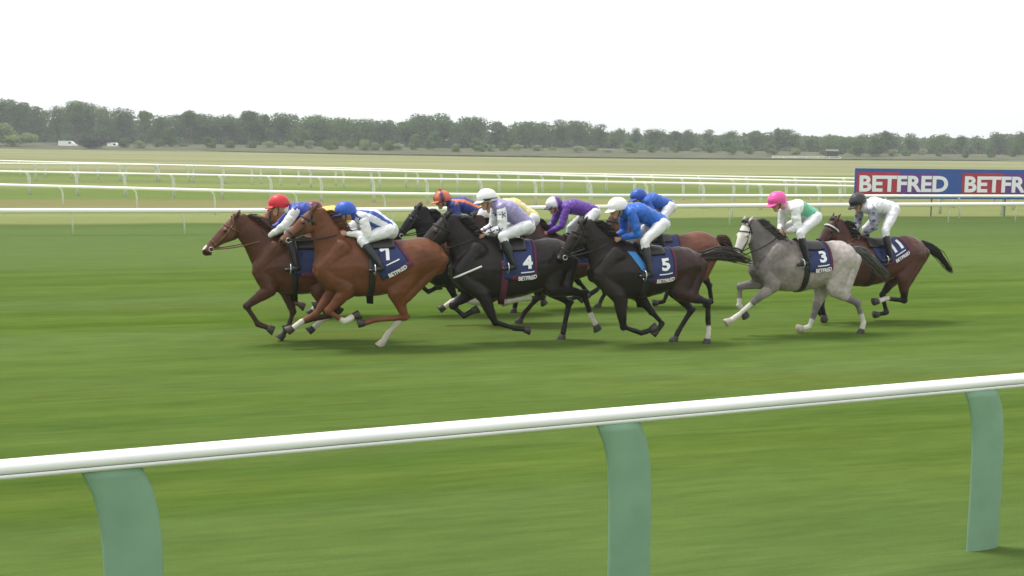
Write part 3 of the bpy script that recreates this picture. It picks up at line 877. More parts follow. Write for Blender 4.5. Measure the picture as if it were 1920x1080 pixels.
    for i, (a, b, r_, tg, t0, t1) in enumerate(segs):
        mk = bi == i
        if not mk.any(): continue
        t = bt_[mk][:, None]
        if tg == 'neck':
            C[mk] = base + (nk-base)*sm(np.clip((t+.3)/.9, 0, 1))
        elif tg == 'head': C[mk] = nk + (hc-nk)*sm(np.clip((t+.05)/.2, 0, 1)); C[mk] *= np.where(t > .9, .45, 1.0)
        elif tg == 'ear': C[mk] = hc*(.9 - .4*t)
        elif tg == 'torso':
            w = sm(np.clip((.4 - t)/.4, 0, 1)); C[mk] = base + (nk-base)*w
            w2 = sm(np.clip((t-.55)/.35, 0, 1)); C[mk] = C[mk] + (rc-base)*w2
        else:
            li = LEGS.index(tg[:2]); sk = ct['socks'][li]; part = tg[2]
            if part == 'U': C[mk] = base + (pts_-base)*sm(np.clip((t-.25)/.6, 0, 1))
            elif part == 'L':
                C[mk] = pts_
                if sk: C[mk] = pts_ + (sockc-pts_)*np.clip((t-(1-sk))/.06, 0, 1)
            else: C[mk] = sockc if sk else pts_
    nosp = [np.array(pl + hd*HL*.955 + dp*.03 + HY*(sg*.058*hs_)) for sg in (1, -1)]
    for q in nosp:
        C[np.linalg.norm(V-q, axis=1) < .02] *= .12
    mp = (np.abs((V - np.array(pl + dp*.098)) @ np.array(dp)) < .007) & (((V - np.array(pl)) @ np.array(hd)) > HL*.80)
    C[mp] *= .35
    if key == 'A': C[((V - np.array(pl)) @ np.array(hd) > HL*.82) & ((V - np.array(pl)) @ np.array(hd) < HL*.97) & ((V-np.array(pl)) @ np.array(dp) < .012)] = (.6,.58,.52)
    if key == 'grey':
        rs = np.random.RandomState(4)
        dap = np.array([noise.noise(Vector(v)*19) for v in V]); torso = np.array([segs[i][3] == 'torso' for i in bi])
        C[torso] *= (1 + .13*np.clip(dap[torso, None]*2, -1, 1))
    set_col(me, C.astype(np.float32))
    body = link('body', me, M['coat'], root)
    bvh = BVHTree.FromPolygons([v.co[:] for v in me.vertices], [p.vertices[:] for p in me.polygons])
    # eyes
    for sg in (1, -1):
        e = MB(); e.ball(pl + hd*HL*.31 + dp*.045 + HY*(sg*.096*hs_), .02, .013, .017); e.build('eye', M['eye'], root)
    # hooves
    for k, sk in zip(LEGS, ct['socks']):
        p = J[k]; d = (p[3]-p[2]).normalized(); l = Vector((0, 1, 0)); f_ = d.cross(l).normalized()
        if f_.x < 0 and d.z < .3: f_ = -f_
        hm_ = MB(); rings = []
        for q, rr, o_ in ((-.015, .043, 0), (.01, .05, .004), (.075, .062, .016), (.085, .06, .016)):
            c = p[3] + d*(q + .012) + f_*o_
            rings.append([c + l*(rr*.95*math.cos(2*math.pi*j/14)) + f_*(rr*1.08*math.sin(2*math.pi*j/14)) for j in range(14)])
        hm_.ringloft(rings); hm_.build('hoof', M['hoof_pale'] if sk > .55 else M['hoof'], root)
    # mane
    rnd = random.Random(hash(key) % 1000 if False else sum(map(ord, key)))
    mn = MB(); cols = np.array(h['mane'])
    for i in range(130):
        t = (i + rnd.random())/130*.97; x = t*6; k = min(5, int(x)); w = x-k
        c = npts[k].lerp(npts[k+1], w); a = na_[k]+(na_[k+1]-na_[k])*w
        tg_ = (npts[k+1]-npts[k]).normalized(); upd = Vector((-tg_.z, 0, tg_.x))
        if upd.z < 0: upd = -upd
        p = c + upd*(a*.93) + Vector((0, rnd.uniform(-.022, .022), 0))
        sd_ = rnd.choice((1, 1, -1)); ln = rnd.uniform(.09, .17)
        q1 = p + upd*.035 + Vector((-.03, sd_*.03, 0)); q2 = q1 + Vector((-ln*.75, sd_*rnd.uniform(.02, .07), -ln*rnd.uniform(.15, .5)))
        mn.pipe([p - upd*.02, q1, q1.lerp(q2, .6) + Vector((0,0,.012)), q2], .014, 5, .003)
    for i in range(14):                          # forelock
        p = pl + Vector((rnd.uniform(-.02,.02), rnd.uniform(-.025,.025), .0)) - dp*.015
        mn.pipe([p, p + Vector((-.03, 0, .045)), p + Vector((-.11, rnd.uniform(-.05,.05), .05+rnd.uniform(-.02,.03)))], .012, 5, .003)
    mm = mn.mesh('mane'); set_col(mm, cols); link('mane', mm, M['hair'], root)
    # tail
    tl = MB(); dock = Vector((S(.985), 0, tz(.96, .93)))
    end = J.get('tail')
    if end is None: end = dock + Vector((-.52, 0, -.22))
    TLn = min(max((end-dock).length, .4), .8); end = dock + (end-dock).normalized()*TLn
    tl.tube(dock + Vector((.06,0,0)), dock.lerp(end, .18) + Vector((0,0,.03)), .045, .04, .035, .03)
    for i in range(150):
        sp = rnd.gauss(0, 1); sp2 = rnd.gauss(0, 1); L_ = rnd.uniform(.6, 1.05)
        pts = []
        for t in (0, .15, .35, .6, .82, 1):
            t2 = t*L_; c = dock.lerp(end, t2) + Vector((0, 0, .07*math.sin(math.pi*min(1, t2*1.1))))
            wv = .018 + h.get('tailw', 1)*.044*math.sin(math.pi*min(1, t2*.85+.05))
            c += Vector((0, sp*wv*.6 + .02*math.sin(9*t2+i), sp2*wv*.85 + .02*math.sin(7*t2+i*2)))
            pts.append(c)
        tl.pipe(pts, .012, 5, .003)
    tm_ = tl.mesh('tail'); set_col(tm_, np.array(h.get('tailc', h['mane']))); link('tail', tm_, M['hair'], root)
    # tack: draped by casting on the body
    uW = J['W'].x
    def drape(u, phi, off):
        s = (u-uF)/(uK-uF); zc = tz(min(max(s, .05), .95), .5)
        d = Vector((0, math.sin(phi), math.cos(phi))); o_ = Vector((u, 0, zc)) + d*1.2
        hit = bvh.ray_cast(o_, -d, 1.3)
        r_ = 1.2 - (hit[3] if hit[0] else .95)
        r_ = min(r_, .5)
        return Vector((u, 0, zc)) + d*(r_ + off)
    def sheet(u0, u1, a0, a1, off, nu, na2, thick=.007):
        m_ = MB()
        for layer in (off, off - thick):
            for j in range(na2+1):
                for i in range(nu+1):
                    m_.v.append(tuple(drape(u0+(u1-u0)*i/nu, a0+(a1-a0)*j/na2, layer)))
        w = nu+1; n1 = w*(na2+1)
        for j in range(na2):
            for i in range(nu):
                a = j*w+i; m_.f.append((a, a+1, a+1+w, a+w)); m_.f.append((n1+a, n1+a+w, n1+a+1+w, n1+a+1))
        bd = [i for i in range(nu+1)] + [j*w+nu for j in range(1, na2+1)] + [na2*w+i for i in range(nu-1, -1, -1)] + [j*w for j in range(na2-1, 0, -1)]
        for a, b in zip(bd, bd[1:]+bd[:1]): m_.f.append((a, a+n1, b+n1, b))
        return m_
    cu_, cr_, cp_, rot, nu_, nphi = {'B': (-.16, -.58, 108, 24, -.40, 52), 'four': (-.16, -.60, 112, 0, -.50, 68), 'five': (-.18, -.60, 112, 0, -.47, 66),
        'grey': (-.20, -.56, 100, 0, -.44, 58), 'eleven': (-.20, -.74, 92, 16, -.60, 48)}.get(key, (-.16, -.62, 110, 0, -.5, 66))
    um, pm_ = (cu_+cr_)/2, R(cp_)*.5
    rr_ = R(rot)
    def cl_map(u, phi):                          # a cloth that has slipped round a little
        if not rot: return uW+u, phi
        sgn = 1 if phi >= 0 else -1
        a, b = -(u-um), -(abs(phi)-pm_)*.36
        a, b = a*math.cos(rr_) - b*math.sin(rr_), a*math.sin(rr_) + b*math.cos(rr_)
        return uW + um - a, sgn*max(0, pm_ - b/.36)
    base_drape = drape
    def drape(u, phi, off):
        return base_drape(*cl_map(u, phi), off)
    cloth = sheet(cu_, cr_, R(-cp_), R(cp_), .016, 14, 40).build('number_cloth', M['navycloth'], root)
    sheet(cr_-.004, cr_-.045, R(-cp_-1), R(cp_+1), .018, 2, 40).build('trim', M['maroon'], cloth)
    for sg in (1, -1):
        sheet(cu_-.10, cr_-.045, R(sg*(cp_-11)), R(sg*(cp_+1)), .0205, 10, 4, .004).build('trim', M['maroon'], cloth)
    def print_text(s_, size, uc, phic, sg, bold, wmax=None):
        t_ = text_mesh(s_, size, bold)
        bm = bmesh.new(); bm.from_mesh(t_); bmesh.ops.triangulate(bm, faces=bm.faces)
        bmesh.ops.subdivide_edges(bm, edges=[e for e in bm.edges if e.calc_length() > .05], cuts=1)
        bm.to_mesh(t_); bm.free()
        xs_ = [v.co.x for v in t_.vertices]; ys_ = [v.co.y for v in t_.vertices]
        cx, cy = (max(xs_)+min(xs_))/2, (max(ys_)+min(ys_))/2
        k = 1 if not wmax else wmax/(max(xs_)-min(xs_))
        for v in t_.vertices:
            a, b = (v.co.x-cx)*k, (v.co.y-cy)
            v.co = drape(uc - sg*a, sg*(phic - b/.36), .030)
        return link('lettering', t_, M['whiteprint'], cloth, False)
    num = {'B': '7', 'four': '4', 'five': '5', 'grey': '3', 'eleven': '11'}.get(key)
    if num:
        print_text(num, .27, nu_, R(nphi), 1, .011)
        print_text('BETFRED', .085, nu_+.0, R(cp_-4.5), 1, .003, .27)
        sheet(nu_+.10, nu_-.10, R(nphi+24), R(nphi+27), .024, 8, 2, .003).build('stripe', M['whiteprint'], cloth)
    drape = base_drape
    def sheet(u0, u1, a0, a1, off, nu, na2, thick=.007, slant=0.0):
        m_ = MB()
        for layer in (off, off - thick):
            for j in range(na2+1):
                for i in range(nu+1):
                    m_.v.append(tuple(drape(u0+(u1-u0)*i/nu + slant*j/na2, a0+(a1-a0)*j/na2, layer)))
        w = nu+1; n1 = w*(na2+1)
        for j in range(na2):
            for i in range(nu):
                a = j*w+i; m_.f.append((a, a+1, a+1+w, a+w)); m_.f.append((n1+a, n1+a+w, n1+a+1+w, n1+a+1))
        bd = [i for i in range(nu+1)] + [j*w+nu for j in range(1, na2+1)] + [na2*w+i for i in range(nu-1, -1, -1)] + [j*w for j in range(na2-1, 0, -1)]
        for a, b in zip(bd, bd[1:]+bd[:1]): m_.f.append((a, a+n1, b+n1, b))
        return m_
    if key == 'five': sheet(uW+.06, uW-.06, R(30), R(82), .014, 8, 14, .007, -.17).build('saddle_pad', M['skyblue'], root)
    sheet(uW-.12, uW-.50, R(-38), R(38), .045, 10, 16, .03).build('saddle', M['leather'], root)
    # girth
    sheet(uW-.13, uW-.22, R(62), R(298), .013, 2, 50).build('girth', M['leather'] if key != 'four' else M['maroon'], root)
    # bridle: browband, noseband, cheekpieces and bit
    br = MB()
    def headring(f_, tilt=0.0, grow=.006):
        a = b = o_ = None
        for (f0, o0, a0, b0), (f1, o1, a1, b1) in zip(HS, HS[1:]):
            if f0 <= f_ <= f1:
                k = (f_-f0)/(f1-f0); o_, a, b = o0+(o1-o0)*k, a0+(a1-a0)*k, b0+(b1-b0)*k
        c = pl + hd*(f_*HL) + dp*o_
        out = []
        for k in range(20):
            an = 2*math.pi*k/20
            out.append(c + HY*((b+grow)*math.cos(an)) + dp*((a+grow)*math.sin(an)) + hd*(tilt*math.sin(an)))
        out.append(out[0]); return out
    nb2 = headring(.68); br.pipe(nb2, .011, 6)
    br.pipe(headring(.10, .10, .014), .011, 6); br.pipe(headring(.17, -.04, .012), .009, 6)
    bits = []
    for sg in (1, -1):
        c0 = pl + hd*HL*.10 + dp*.06 + HY*(sg*.088*hs_); c1 = pl + hd*HL*.42 + dp*.09 + HY*(sg*.094*hs_); c2 = pl + hd*HL*.82 + dp*.085*hs_ + HY*(sg*.06*hs_)
        br.pipe([c0, c1, c2], .009, 6); bits.append(c2)
    bo = br.build('bridle', M['leather'] if key not in ('A',) else M['tan_leather'], root)
    for c2 in bits:
        rg = MB(); rg.pipe([c2 + Vector((.032*math.cos(a), .004, .032*math.sin(a))) for a in [i*math.pi/6 for i in range(13)]], .006, 6); rg.build('bit_ring', M['steel'], bo)
    if key in ('eleven',):                      # white browband
        w = MB(); w.pipe(headring(.16, -.03, .02), .014, 6); w.build('browband', M['white_web'], bo)
    if key == 'four':
        ln = []
        for k in range(12):
            q = fr.loc((906 + (843-906)*k/11, 500 + (528-500)*k/11), .3)
            hit = bvh.ray_cast(Vector((q.x, 1.2, q.z)), Vector((0, -1, 0)), 1.6)
            if hit[0]: ln.append(hit[0] + Vector((.006, .008, 0)))
        st = MB(); st.pipe(ln, .014, 6); st.build('breast_strap', M['white_web'], root)
    J.update(root=root, bits=bits, bvh=bvh, S=S, tz=tz, drape=drape, body=body)
    return J

# ------------------------------------------------------------------ jockeys
WHT = (.80, .80, .80)
SK = (.52, .29, .2)
JOCK = {
 'A': dict(cap=(523,381), S=(553,396), H=(596,418), N=(520,452), Ak=(556,500), E=(533,424), Wr=(506,442), capc=(.62,.02,.035), jac=(.02,.05,.34), slv=WHT, slv2=(.02,.05,.34), col=WHT, gaze=-8,
   label='jockey in a red cap and blue jacket with one white sleeve on the leading horse'),
 'B': dict(cap=(648,394), S=(680,408), H=(729,432), N=(676,452), Ak=(712,496), E=(688,436), Wr=(648,438), capc=(.018,.09,.47), jac='stripes', slv=WHT, col=(.03,.06,.3), gaze=-10,
   label='jockey in a blue cap and blue and white striped jacket on number 7'),
 'four': dict(cap=(913,370), S=(940,388), H=(988,424), N=(917,451), Ak=(963,499), E=(943,428), Wr=(912,438), capc=(.82,.82,.82), jac=(.33,.29,.52), slv='stars', col=(.33,.29,.52), gaze=-12, band=(.02,.02,.06),
   label='jockey in a white cap and lavender jacket with starred white sleeves on number 4'),
 'five': dict(cap=(1158,386), S=(1184,398), H=(1242,420), N=(1206,455), Ak=(1216,510), E=(1197,442), Wr=(1166,446), capc=(.84,.83,.81), jac=(.014,.12,.52), slv=(.014,.12,.52), col=(.6,.6,.75), gaze=-15,
   label='jockey in a white cap and royal blue jacket with white breeches on number 5'),
 'grey': dict(cap=(1457,374), S=(1490,392), H=(1529,408), N=(1496,440), Ak=(1513,492), E=(1496,428), Wr=(1478,433), capc=(.80,.09,.37), jac='mint', slv=WHT, col=(.75,.35,.5), gaze=-22,
   label='jockey in a pink cap and green jacket with white sleeves on the grey horse'),
 'eleven': dict(cap=(1608,376), S=(1634,390), H=(1676,394), N=(1652,443), Ak=(1668,490), E=(1640,425), Wr=(1618,438), capc=(.022,.022,.025), jac=(.80,.80,.83), slv=(.26,.26,.33), col=(.5,.5,.52), gaze=-30,
   label='jockey in a black cap and white jacket with grey sleeves on number 11'),
 'J2': dict(cap=(588,391), capc=(.17,.02,.05), jac=(.72,.56,.10), slv='band', col=(.17,.02,.05), gaze=-10,
   label='jockey in a maroon cap and yellow jacket half hidden by a chestnut head'),
 'K': dict(cap=(829,371), S=(853,384), capc='orange', jac='braces', slv=(.02,.035,.20), col=(.02,.035,.2), gaze=-15, tuft=True,
   label='jockey in an orange cap and dark blue jacket with orange braces'),
 'J6': dict(cap=(922,378), S=(949,386), H=(998,410), capc=(.7,.6,.15), jac=(.74,.64,.22), slv=(.78,.74,.5), col=(.7,.6,.2), gaze=-10,
   label='jockey in a pale yellow jacket hidden behind the lavender rider'),
 'P': dict(cap=(1039,382), S=(1062,390), H=(1114,399), E=(1052,428), Wr=(1027,436), capc='purplewhite', jac=(.11,.03,.30), slv=(.11,.03,.30), col=(.11,.03,.3), gaze=-15,
   label='jockey in a purple jacket and white and purple cap, crouching behind number 5\'s head'),
 'N': dict(cap=(1197,367), S=(1213,378), H=(1256,388), N=(1225,430), capc=(.014,.08,.42), jac=(.016,.10,.46), slv=(.016,.10,.46), col=(.016,.10,.46), gaze=-15,
   label='jockey in a blue cap and blue jacket, rear of the two blue riders'),
}
WLAT = dict(cap=0, S=.16, H=.10, N=.27, Ak=.30, E=.21, Wr=.075)
PJ = {}
def jockey(key):
    d = JOCK[key]; J = JN[key]; fr = J['fr']
    P = {}
    for k, w in WLAT.items():
        if k in d: P[k] = fr.loc(d[k], w)
    for k in WLAT:
        if k not in P: P[k] = PJ['five'][k] - PJ['five']['cap'] + P['cap']
    P['N'] = cl_len(P['H'], P['N'], .40, .9, 1.1)
    P['Ak'] = cl_len(P['N'], P['Ak'], .38, .88, 1.08)
    P['E'] = cl_len(P['S'], P['E'], .28, .9, 1.15); P['Wr'] = cl_len(P['E'], P['Wr'], .24, .85, 1.2)
    for k, w in WLAT.items(): P[k].y = w
    # knees and ankles lie against the horse's side
    PJ[key] = {k: v.copy() for k, v in P.items()}
    for k in ('N', 'Ak'):
        hit = J['bvh'].ray_cast(Vector((P[k].x, 1.2, P[k].z)), Vector((0, -1, 0)), 1.2)
        if hit[0]: P[k].y = max(hit[0].y + (.075 if k == 'N' else .065), .2)
    org = Vector((P['Ak'].x, 0, P['Ak'].z - .1))
    wl_ = fr.P0 + fr.h*org.x + Vector((0, 0, org.z))
    root = empty('person', wl_, fr.rz)
    tag(root, d['label'], 'person', 'jockeys riding in the race')
    def mir(v): return Vector((v.x, -v.y, v.z))
    Q = {k: v - org for k, v in P.items()}
    near = Q; far = {k: mir(v) for k, v in Q.items()}
    far['Wr'] = far['Wr'] + Vector((.05, 0, .01)); far['E'] = far['E'] + Vector((.04, 0, .0))
    hipm = Vector((Q['H'].x, 0, Q['H'].z)); shm = Vector((Q['S'].x, 0, Q['S'].z))
    ax = (shm - hipm).normalized(); dor = Vector((-ax.z, 0, ax.x))
    if dor.z < 0: dor = -dor
    g_ = R(d['gaze']); F = Vector((math.cos(g_), 0, math.sin(g_))); U = Vector((-math.sin(g_), 0, math.cos(g_))); Y = Vector((0, 1, 0))
    capc_ = Q['cap']; hc = capc_ - U*.035
    c1 = hipm.lerp(shm, .33) + dor*.035; c2 = hipm.lerp(shm, .68) + dor*.045
    def torso(mb, e):
        mb.tube(hipm, c1, .115+e, .14+e, .105+e, .135+e, n=18); mb.tube(c1, c2, .105+e, .135+e, .12+e, .16+e, n=18); mb.tube(c2, shm + dor*.005, .12+e, .16+e, .085+e, .135+e, n=18)
    def hand(mb, w, el, sg):
        f = (w - el).normalized(); f = (f + Vector((.25, 0, -.1))).normalized(); dn = Vector((0, 0, -1)); dn = (dn - f*dn.dot(f)).normalized(); s = Vector((0, sg, 0))
        kn = w + f*.085
        mb.tube(w + f*.01, kn, .02, .03, .022, .038, lat=dn)
        for i in range(4):                      # four fingers curled round the rein
            r_ = .0095 - .0006*i; b_ = kn + dn*(-.03 + .021*i) + s*.012
            L_ = (.036, .041, .038, .03)[i]
            k1 = b_ + f*L_ - s*.008; k2 = k1 - s*.028 - f*.008; k3 = k2 - f*.026 - s*.0
            mb.tube(b_ - f*.02, k1, r_, r_); mb.tube(k1, k2, r_, r_); mb.tube(k2, k3, r_, r_*.9)
        tb = w + f*.03 - dn*.03; t1 = tb + f*.035 - dn*.012 - s*.012; t2 = t1 + f*.03 - s*.012 + dn*.006
        mb.tube(tb, t1, .012, .012, .011, .011); mb.tube(t1, t2, .011, .011, .009, .009)
        return kn
    body = MB(); torso(body, 0)
    body.tube(shm + dor*.02, hc - U*.06 - F*.02, .055, .055, .05, .05)
    body.ball(hc + F*.005, .098, .076, .112, X=F, Y=Y, Z=U)
    body.tube(hc + F*.035 - U*.055, hc + F*.07 - U*.11, .05, .052, .032, .03); body.ball(hc + F*.055 - U*.045, .045, .06, .05, X=F, Y=Y, Z=U)
    body.tube(hc + F*.098 - U*.005, hc + F*.118 - U*.045, .01, .012, .015, .017, n=8)
    body.tube(hc + F*.098 - U*.078 + Y*.018, hc + F*.098 - U*.078 - Y*.018, .008, .008, n=8); body.tube(hc + F*.096 - U*.09 + Y*.015, hc + F*.096 - U*.09 - Y*.015, .008, .008, n=8)
    for sg in (1, -1):
        body.ball(hc - F*.005 - U*.025 + Y*sg*.078, .024, .012, .034, X=F, Y=Y, Z=U)
        T_ = near if sg > 0 else far
        body.tube(T_['S'], T_['E'], .048, .048, .04, .04); body.tube(T_['E'], T_['Wr'], .04, .04, .026, .028)
        hand(body, T_['Wr'], T_['E'], sg)
        body.tube(T_['H'], T_['N'], .082, .08, .055, .052); body.tube(T_['N'], T_['N'].lerp(T_['Ak'], .3), .052, .05, .055, .05); body.tube(T_['N'].lerp(T_['Ak'], .3), T_['Ak'], .05, .046, .03, .03)
        ft = T_['Ak'] + Vector((.10, sg*.01, -.066)); body.tube(T_['Ak'] + Vector((-.015, 0, -.05)), ft, .024, .026, .016, .024)
    bm_ = remesh(body, .0085, 2, .4)
    set_col(bm_, np.array(SK)); bo = link('body', bm_, M['skin'], root)
    for sg in (1, -1):
        e = MB(); e.ball(hc + F*.092 - U*.005 + Y*sg*.034, .011, .012, .008); e.build('eye', M['eye'], bo)
    # jacket
    jk = MB(); torso(jk, .02)
    for T_ in (near, far): jk.ball(T_['S'], .075, .06, .07)
    jm = remesh(jk, .011, 3); wrinkle(jm, .012, 7, ax)
    V = verts_np(jm)
    rel_ = V - np.array(hipm); t = rel_ @ np.array(ax) / (shm-hipm).length; ang = np.degrees(np.arctan2(rel_[:, 1], rel_ @ np.array(dor) - .02))
    jc = d['jac']
    if isinstance(jc, tuple): C = np.tile(np.array(jc), (len(V), 1))
    elif jc == 'mint':
        C = np.tile(np.array((.13, .46, .28)), (len(V), 1)); C[(t > .70) | (np.abs(ang) > 118)] = (.8, .8, .8)
    elif jc == 'stripes':
        C = np.tile(np.array((.76,.78,.84)), (len(V), 1)); C[np.mod(ang + 14, 56) < 24] = (.02, .07, .34)
    elif jc == 'braces':
        C = np.tile(np.array((.02,.04,.24)), (len(V), 1)); C[(np.abs(np.abs(ang) - 62) < 9) & (t > .15)] = (.75, .2, .06); C[(np.abs(t-.98) < .06) & (np.abs(ang) > 60)] = (.75,.2,.06)
    if key == 'J6': C[(np.sin(V[:, 0]*60)*np.sin(V[:, 1]*55)*np.sin(V[:, 2]*60)) > .35] = (.8, .8, .75)
    set_col(jm, C); ja = link('jacket', jm, M['silk'], root)
    for T_, sg in ((near, 1), (far, -1)):
        sl = MB(); a, b, c = T_['S'], T_['E'], T_['Wr']
        sl.tube(a, a.lerp(b, .5), .066, .064, .07, .066, n=16); sl.tube(a.lerp(b, .5), b, .07, .066, .056, .054, n=16); sl.tube(b, b.lerp(c, .5), .056, .054, .052, .05, n=16); sl.tube(b.lerp(c, .5), b.lerp(c, .93), .052, .05, .034, .036, n=16)
        sm_ = remesh(sl, .010, 3); wrinkle(sm_, .010, 9, (b-a).normalized())
        V = verts_np(sm_); sv = d['slv'] if sg > 0 else d.get('slv2', d['slv'])
        if isinstance(sv, tuple): C = np.tile(np.array(sv), (len(V), 1))
        else: C = np.tile(np.array((.8, .8, .82)), (len(V), 1))
        if sv == 'stars':
            for (p_, q_, fr_) in ((a, b, .35), (b, c, .25), (b, c, .75)):
                ct_ = p_.lerp(q_, fr_); D_ = V - np.array(ct_); rx, rz = D_[:, 0], D_[:, 2]
                th_ = np.arctan2(rz, rx); rr = np.hypot(rx, rz)
                lim = .03 + .021*np.cos(5*th_); C[rr < lim] = (.02, .02, .10)
        if sv == 'band':
            tt = ((V - np.array(a)) @ np.array((b-a).normalized())) / (b-a).length
            C[(tt > .2) & (tt < .75)] = (.15, .015, .05)
        if key == 'eleven': C[(np.sin(V[:, 0]*50)*np.sin(V[:, 2]*50)) > .55] = (.06, .06, .1)
        set_col(sm_, C); link('sleeve', sm_, M['silk'], ja)
    cl = MB(); cl.tube(shm + dor*.012 + ax*.01, shm.lerp(hc - U*.06, .55) + dor*.02, .078, .08, .068, .07, n=16)
    cm_ = cl.mesh('collar'); set_col(cm_, np.array(d['col'])); link('collar', cm_, M['silk'], ja)
    # breeches and boots
    bc = MB(); bc.tube(hipm - ax*.02, hipm.lerp(shm, .16) + dor*.015, .13, .158, .117, .145, n=18)
    for T_ in (near, far):
        bc.tube(T_['H'], T_['H'].lerp(T_['N'], .5), .098, .095, .082, .078, n=16); bc.tube(T_['H'].lerp(T_['N'], .5), T_['N'], .082, .078, .064, .06, n=16)
        bc.tube(T_['N'], T_['N'].lerp(T_['Ak'], .22), .062, .058, .058, .054, n=16)
    bcm = remesh(bc, .011, 3); wrinkle(bcm, .010, 10); link('breeches', bcm, M['breech'], root)
    for T_, sg in ((near, 1), (far, -1)):
        bt2 = MB(); a, b = T_['N'].lerp(T_['Ak'], .2), T_['Ak']
        bt2.tube(a, a.lerp(b, .35), .06, .057, .064, .059, n=16); bt2.tube(a.lerp(b, .35), b, .064, .059, .042, .042, n=16)
        ft = b + Vector((.14, sg*.01, -.075)); bt2.tube(b, b + Vector((-.025, 0, -.055)), .042, .042, .038, .04); bt2.tube(b + Vector((-.025, 0, -.055)), ft, .036, .041, .028, .04); 
        link('boot', remesh(bt2, .010, 2), M['boot'], root)
        # stirrup belongs to the horse's saddle
        st = MB(); fw = T_['Ak'] + Vector((.075, sg*.008, -.045)) + org
        ringp = [fw + Vector((0, sg*.07*math.sin(i*math.pi/6)*1.0, .075*math.cos(i*math.pi/6) - .02)) for i in range(13)]
        st.pipe(ringp, .008, 6)
        so = st.build('stirrup', M['steel'], J['root'])
        sl2 = MB(); top = J['drape'](J['W'].x - .28, R(sg*50), .03); sl2.pipe([top, fw + Vector((0, 0, .055))], .009, 6); sl2.build('strap', M['leather'], so)
    # helmet
    cc = d['capc']; he_ = MB(); rings = []
    for e in range(-26, 90, 9):
        ee = R(e); sh_ = .006 if e < -15 else 0
        rings.append([capc_ + F*(.150*math.cos(ee)*math.cos(a) + .0) + Y*(.120*math.cos(ee)*math.sin(a)) + U*(.128*math.sin(ee) + .012*math.cos(a)*(1 if e < 20 else .3)) for a in [2*math.pi*k/24 for k in range(24)]])
    he_.ringloft(rings)
    hm2 = he_.mesh('cap'); V = verts_np(hm2); lx = (V - np.array(capc_)) @ np.array(F); lz = (V - np.array(capc_)) @ np.array(U)
    if isinstance(cc, tuple): C = np.tile(np.array(cc), (len(V), 1)); pk = cc
    elif cc == 'orange':
        C = np.tile(np.array((.62,.16,.06)), (len(V), 1)); C[np.mod(np.degrees(np.arctan2(V[:, 1], lx)) + 20, 90) < 34] = (.10,.03,.12); pk = (.6,.16,.06)
    else:
        C = np.tile(np.array((.78,.76,.8)), (len(V), 1)); C[lx < -.02] = (.10,.03,.26); pk = (.03,.03,.09)
    if 'band' in d:
        C[(lz < -.01) & (lz > -.04)] = d['band']
    set_col(hm2, C); ho_ = link('helmet', hm2, M['silk'], root)
    pkm = MB(); top_, bot_ = [], []
    n_ = 12; b_ = 0
    for k in range(n_+1):
        a = R(-62 + 124*k/n_)
        i_ = capc_ + F*(.146*math.cos(a)) + Y*(.117*math.sin(a)) - U*(.028 - .012*math.cos(a))
        o_ = capc_ + F*(.146*math.cos(a) + .062*math.cos(a)**.7) + Y*(.122*math.sin(a)) - U*(.045)
        pkm.v += [tuple(i_), tuple(o_), tuple(i_ - U*.012), tuple(o_ - U*.008)]
    for k in range(n_):
        a = 4*k; pkm.f += [(a, a+1, a+5, a+4), (a+2, a+6, a+7, a+3), (a+1, a+3, a+7, a+5), (a, a+4, a+6, a+2)]
    pkm.f += [(0, 2, 3, 1), (4*n_, 4*n_+1, 4*n_+3, 4*n_+2)]
    pm = pkm.mesh('peak'); set_col(pm, np.array(pk)); link('peak', pm, M['silk'], ho_)
    if d.get('tuft'):
        tf = MB()
        for k in range(7): tf.pipe([capc_ + U*.12, capc_ + U*.14 + Vector((.02*math.cos(k), .02*math.sin(k), 0)), capc_ + U*.165 + Vector((.035*math.cos(k), .035*math.sin(k), 0))], .01, 5, .006)
        tm2 = tf.mesh('tuft'); set_col(tm2, np.array(pk)); link('tuft', tm2, M['silk'], ho_)
    sp_ = MB(); sp_.pipe([capc_ - U*.03 + Y*.11 + F*.02, hc - U*.06 + Y*.072 + F*.02, hc - U*.135 + F*.05, hc - U*.06 - Y*.072 + F*.02, capc_ - U*.03 - Y*.11 + F*.02], .007, 6); sp_.build('chin_strap', M['leather'], ho_)
    gg = MB(); rings = []
    for k in range(11):
        a = R(-75 + 150*k/10); c = hc + F*(.082 + .026*math.cos(a)) + Y*(.083*math.sin(a)) - U*.002
        nn = (F*math.cos(a) + Y*math.sin(a)).normalized()
        rings.append([c + U*.024 - nn*.01, c + U*.018 + nn*.012, c - U*.018 + nn*.012, c - U*.026 - nn*.01])
    gg.ringloft(rings); gg.build('goggles', M['goggle'], root)
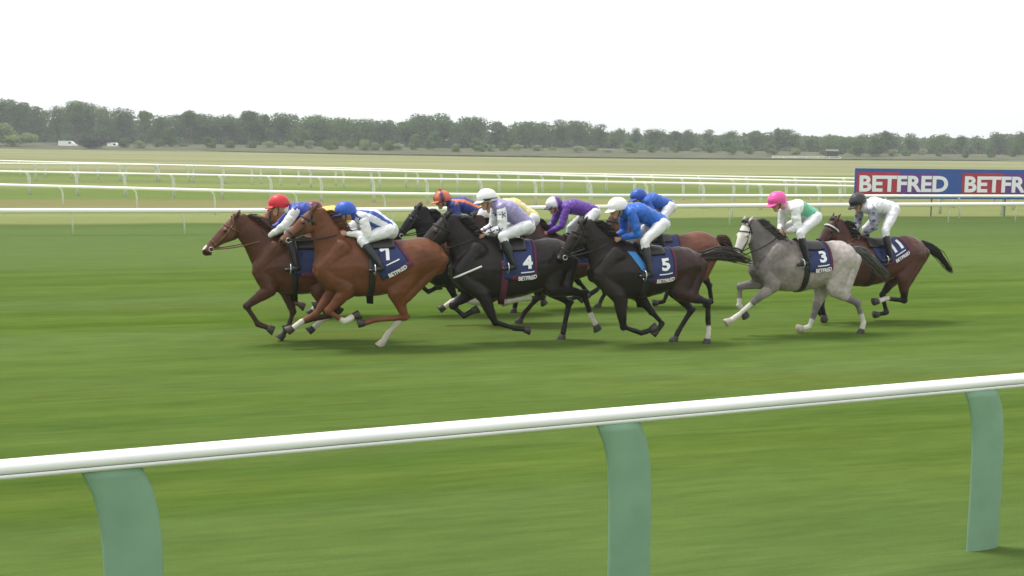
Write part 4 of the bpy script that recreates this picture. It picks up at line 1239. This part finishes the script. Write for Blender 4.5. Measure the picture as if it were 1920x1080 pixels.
    # reins run from the bit to the hands (part of the bridle of the horse)
    for sg, T_ in ((1, near), (-1, far)):
        hnd = T_['Wr'] + (T_['Wr']-T_['E']).normalized()*.1 + org; bt3 = J['bits'][0 if sg > 0 else 1]
        rp = []
        for k in range(9):
            t_ = k/8; p = bt3.lerp(hnd, t_) + Vector((0, sg*.07*math.sin(math.pi*t_), -.03*math.sin(math.pi*t_)))
            hit = J['bvh'].ray_cast(Vector((p.x, sg*1.0, p.z)), Vector((0, -sg, 0)), 1.0)
            if hit[0] and abs(hit[0].y) > abs(p.y) - .012 and 0 < k < 8: p.y = hit[0].y + sg*.012
            rp.append(p)
        r_ = MB(); r_.pipe(rp, .009, 6); r_.build('rein', M['leather'] if key not in ('A', 'eleven') else M['tan_leather'], J['root'])
    # white crease lines / whip
    if key in ('grey', 'eleven', 'A'):
        w = MB(); hw_ = near['Wr'] + Vector((.05, .02, -.03)); w.pipe([hw_ + Vector((.06, 0, .10)), hw_, hw_ + Vector((-.22, .03, -.28))], .007, 6, .004)
        wo_ = w.build('whip', M['leather'], None); wo_.location = wl_; wo_.rotation_euler = (0, 0, fr.rz)
        tag(wo_, {'grey': 'thin dark whip held by the pink capped jockey', 'eleven': 'thin dark whip held by the black capped jockey', 'A': 'thin dark whip held by the red capped jockey'}[key], 'whip')

ORDER = ['A', 'B', 'four', 'five', 'grey', 'eleven', 'J2', 'K', 'J6', 'P', 'N']
for k in ORDER: horse(k)
for k in ['five'] + [q for q in ORDER if q != 'five']: jockey(k)

# ------------------------------------------------------------------ air
hz = MB(); hz.box((0, 310, 12), 1300, 760, 26.5)
hzm = bpy.data.materials.new('haze'); hzm.use_nodes = True
hn, hl_ = hzm.node_tree.nodes, hzm.node_tree.links
hn.clear()
pv = hn.new('ShaderNodeVolumePrincipled'); pv.inputs['Density'].default_value = .00058; pv.inputs['Color'].default_value = (.9, .93, .96, 1)
ho2 = hn.new('ShaderNodeOutputMaterial'); hl_.new(pv.outputs[0], ho2.inputs['Volume'])
tag(hz.build('haze', hzm, None, False), kind='stuff')
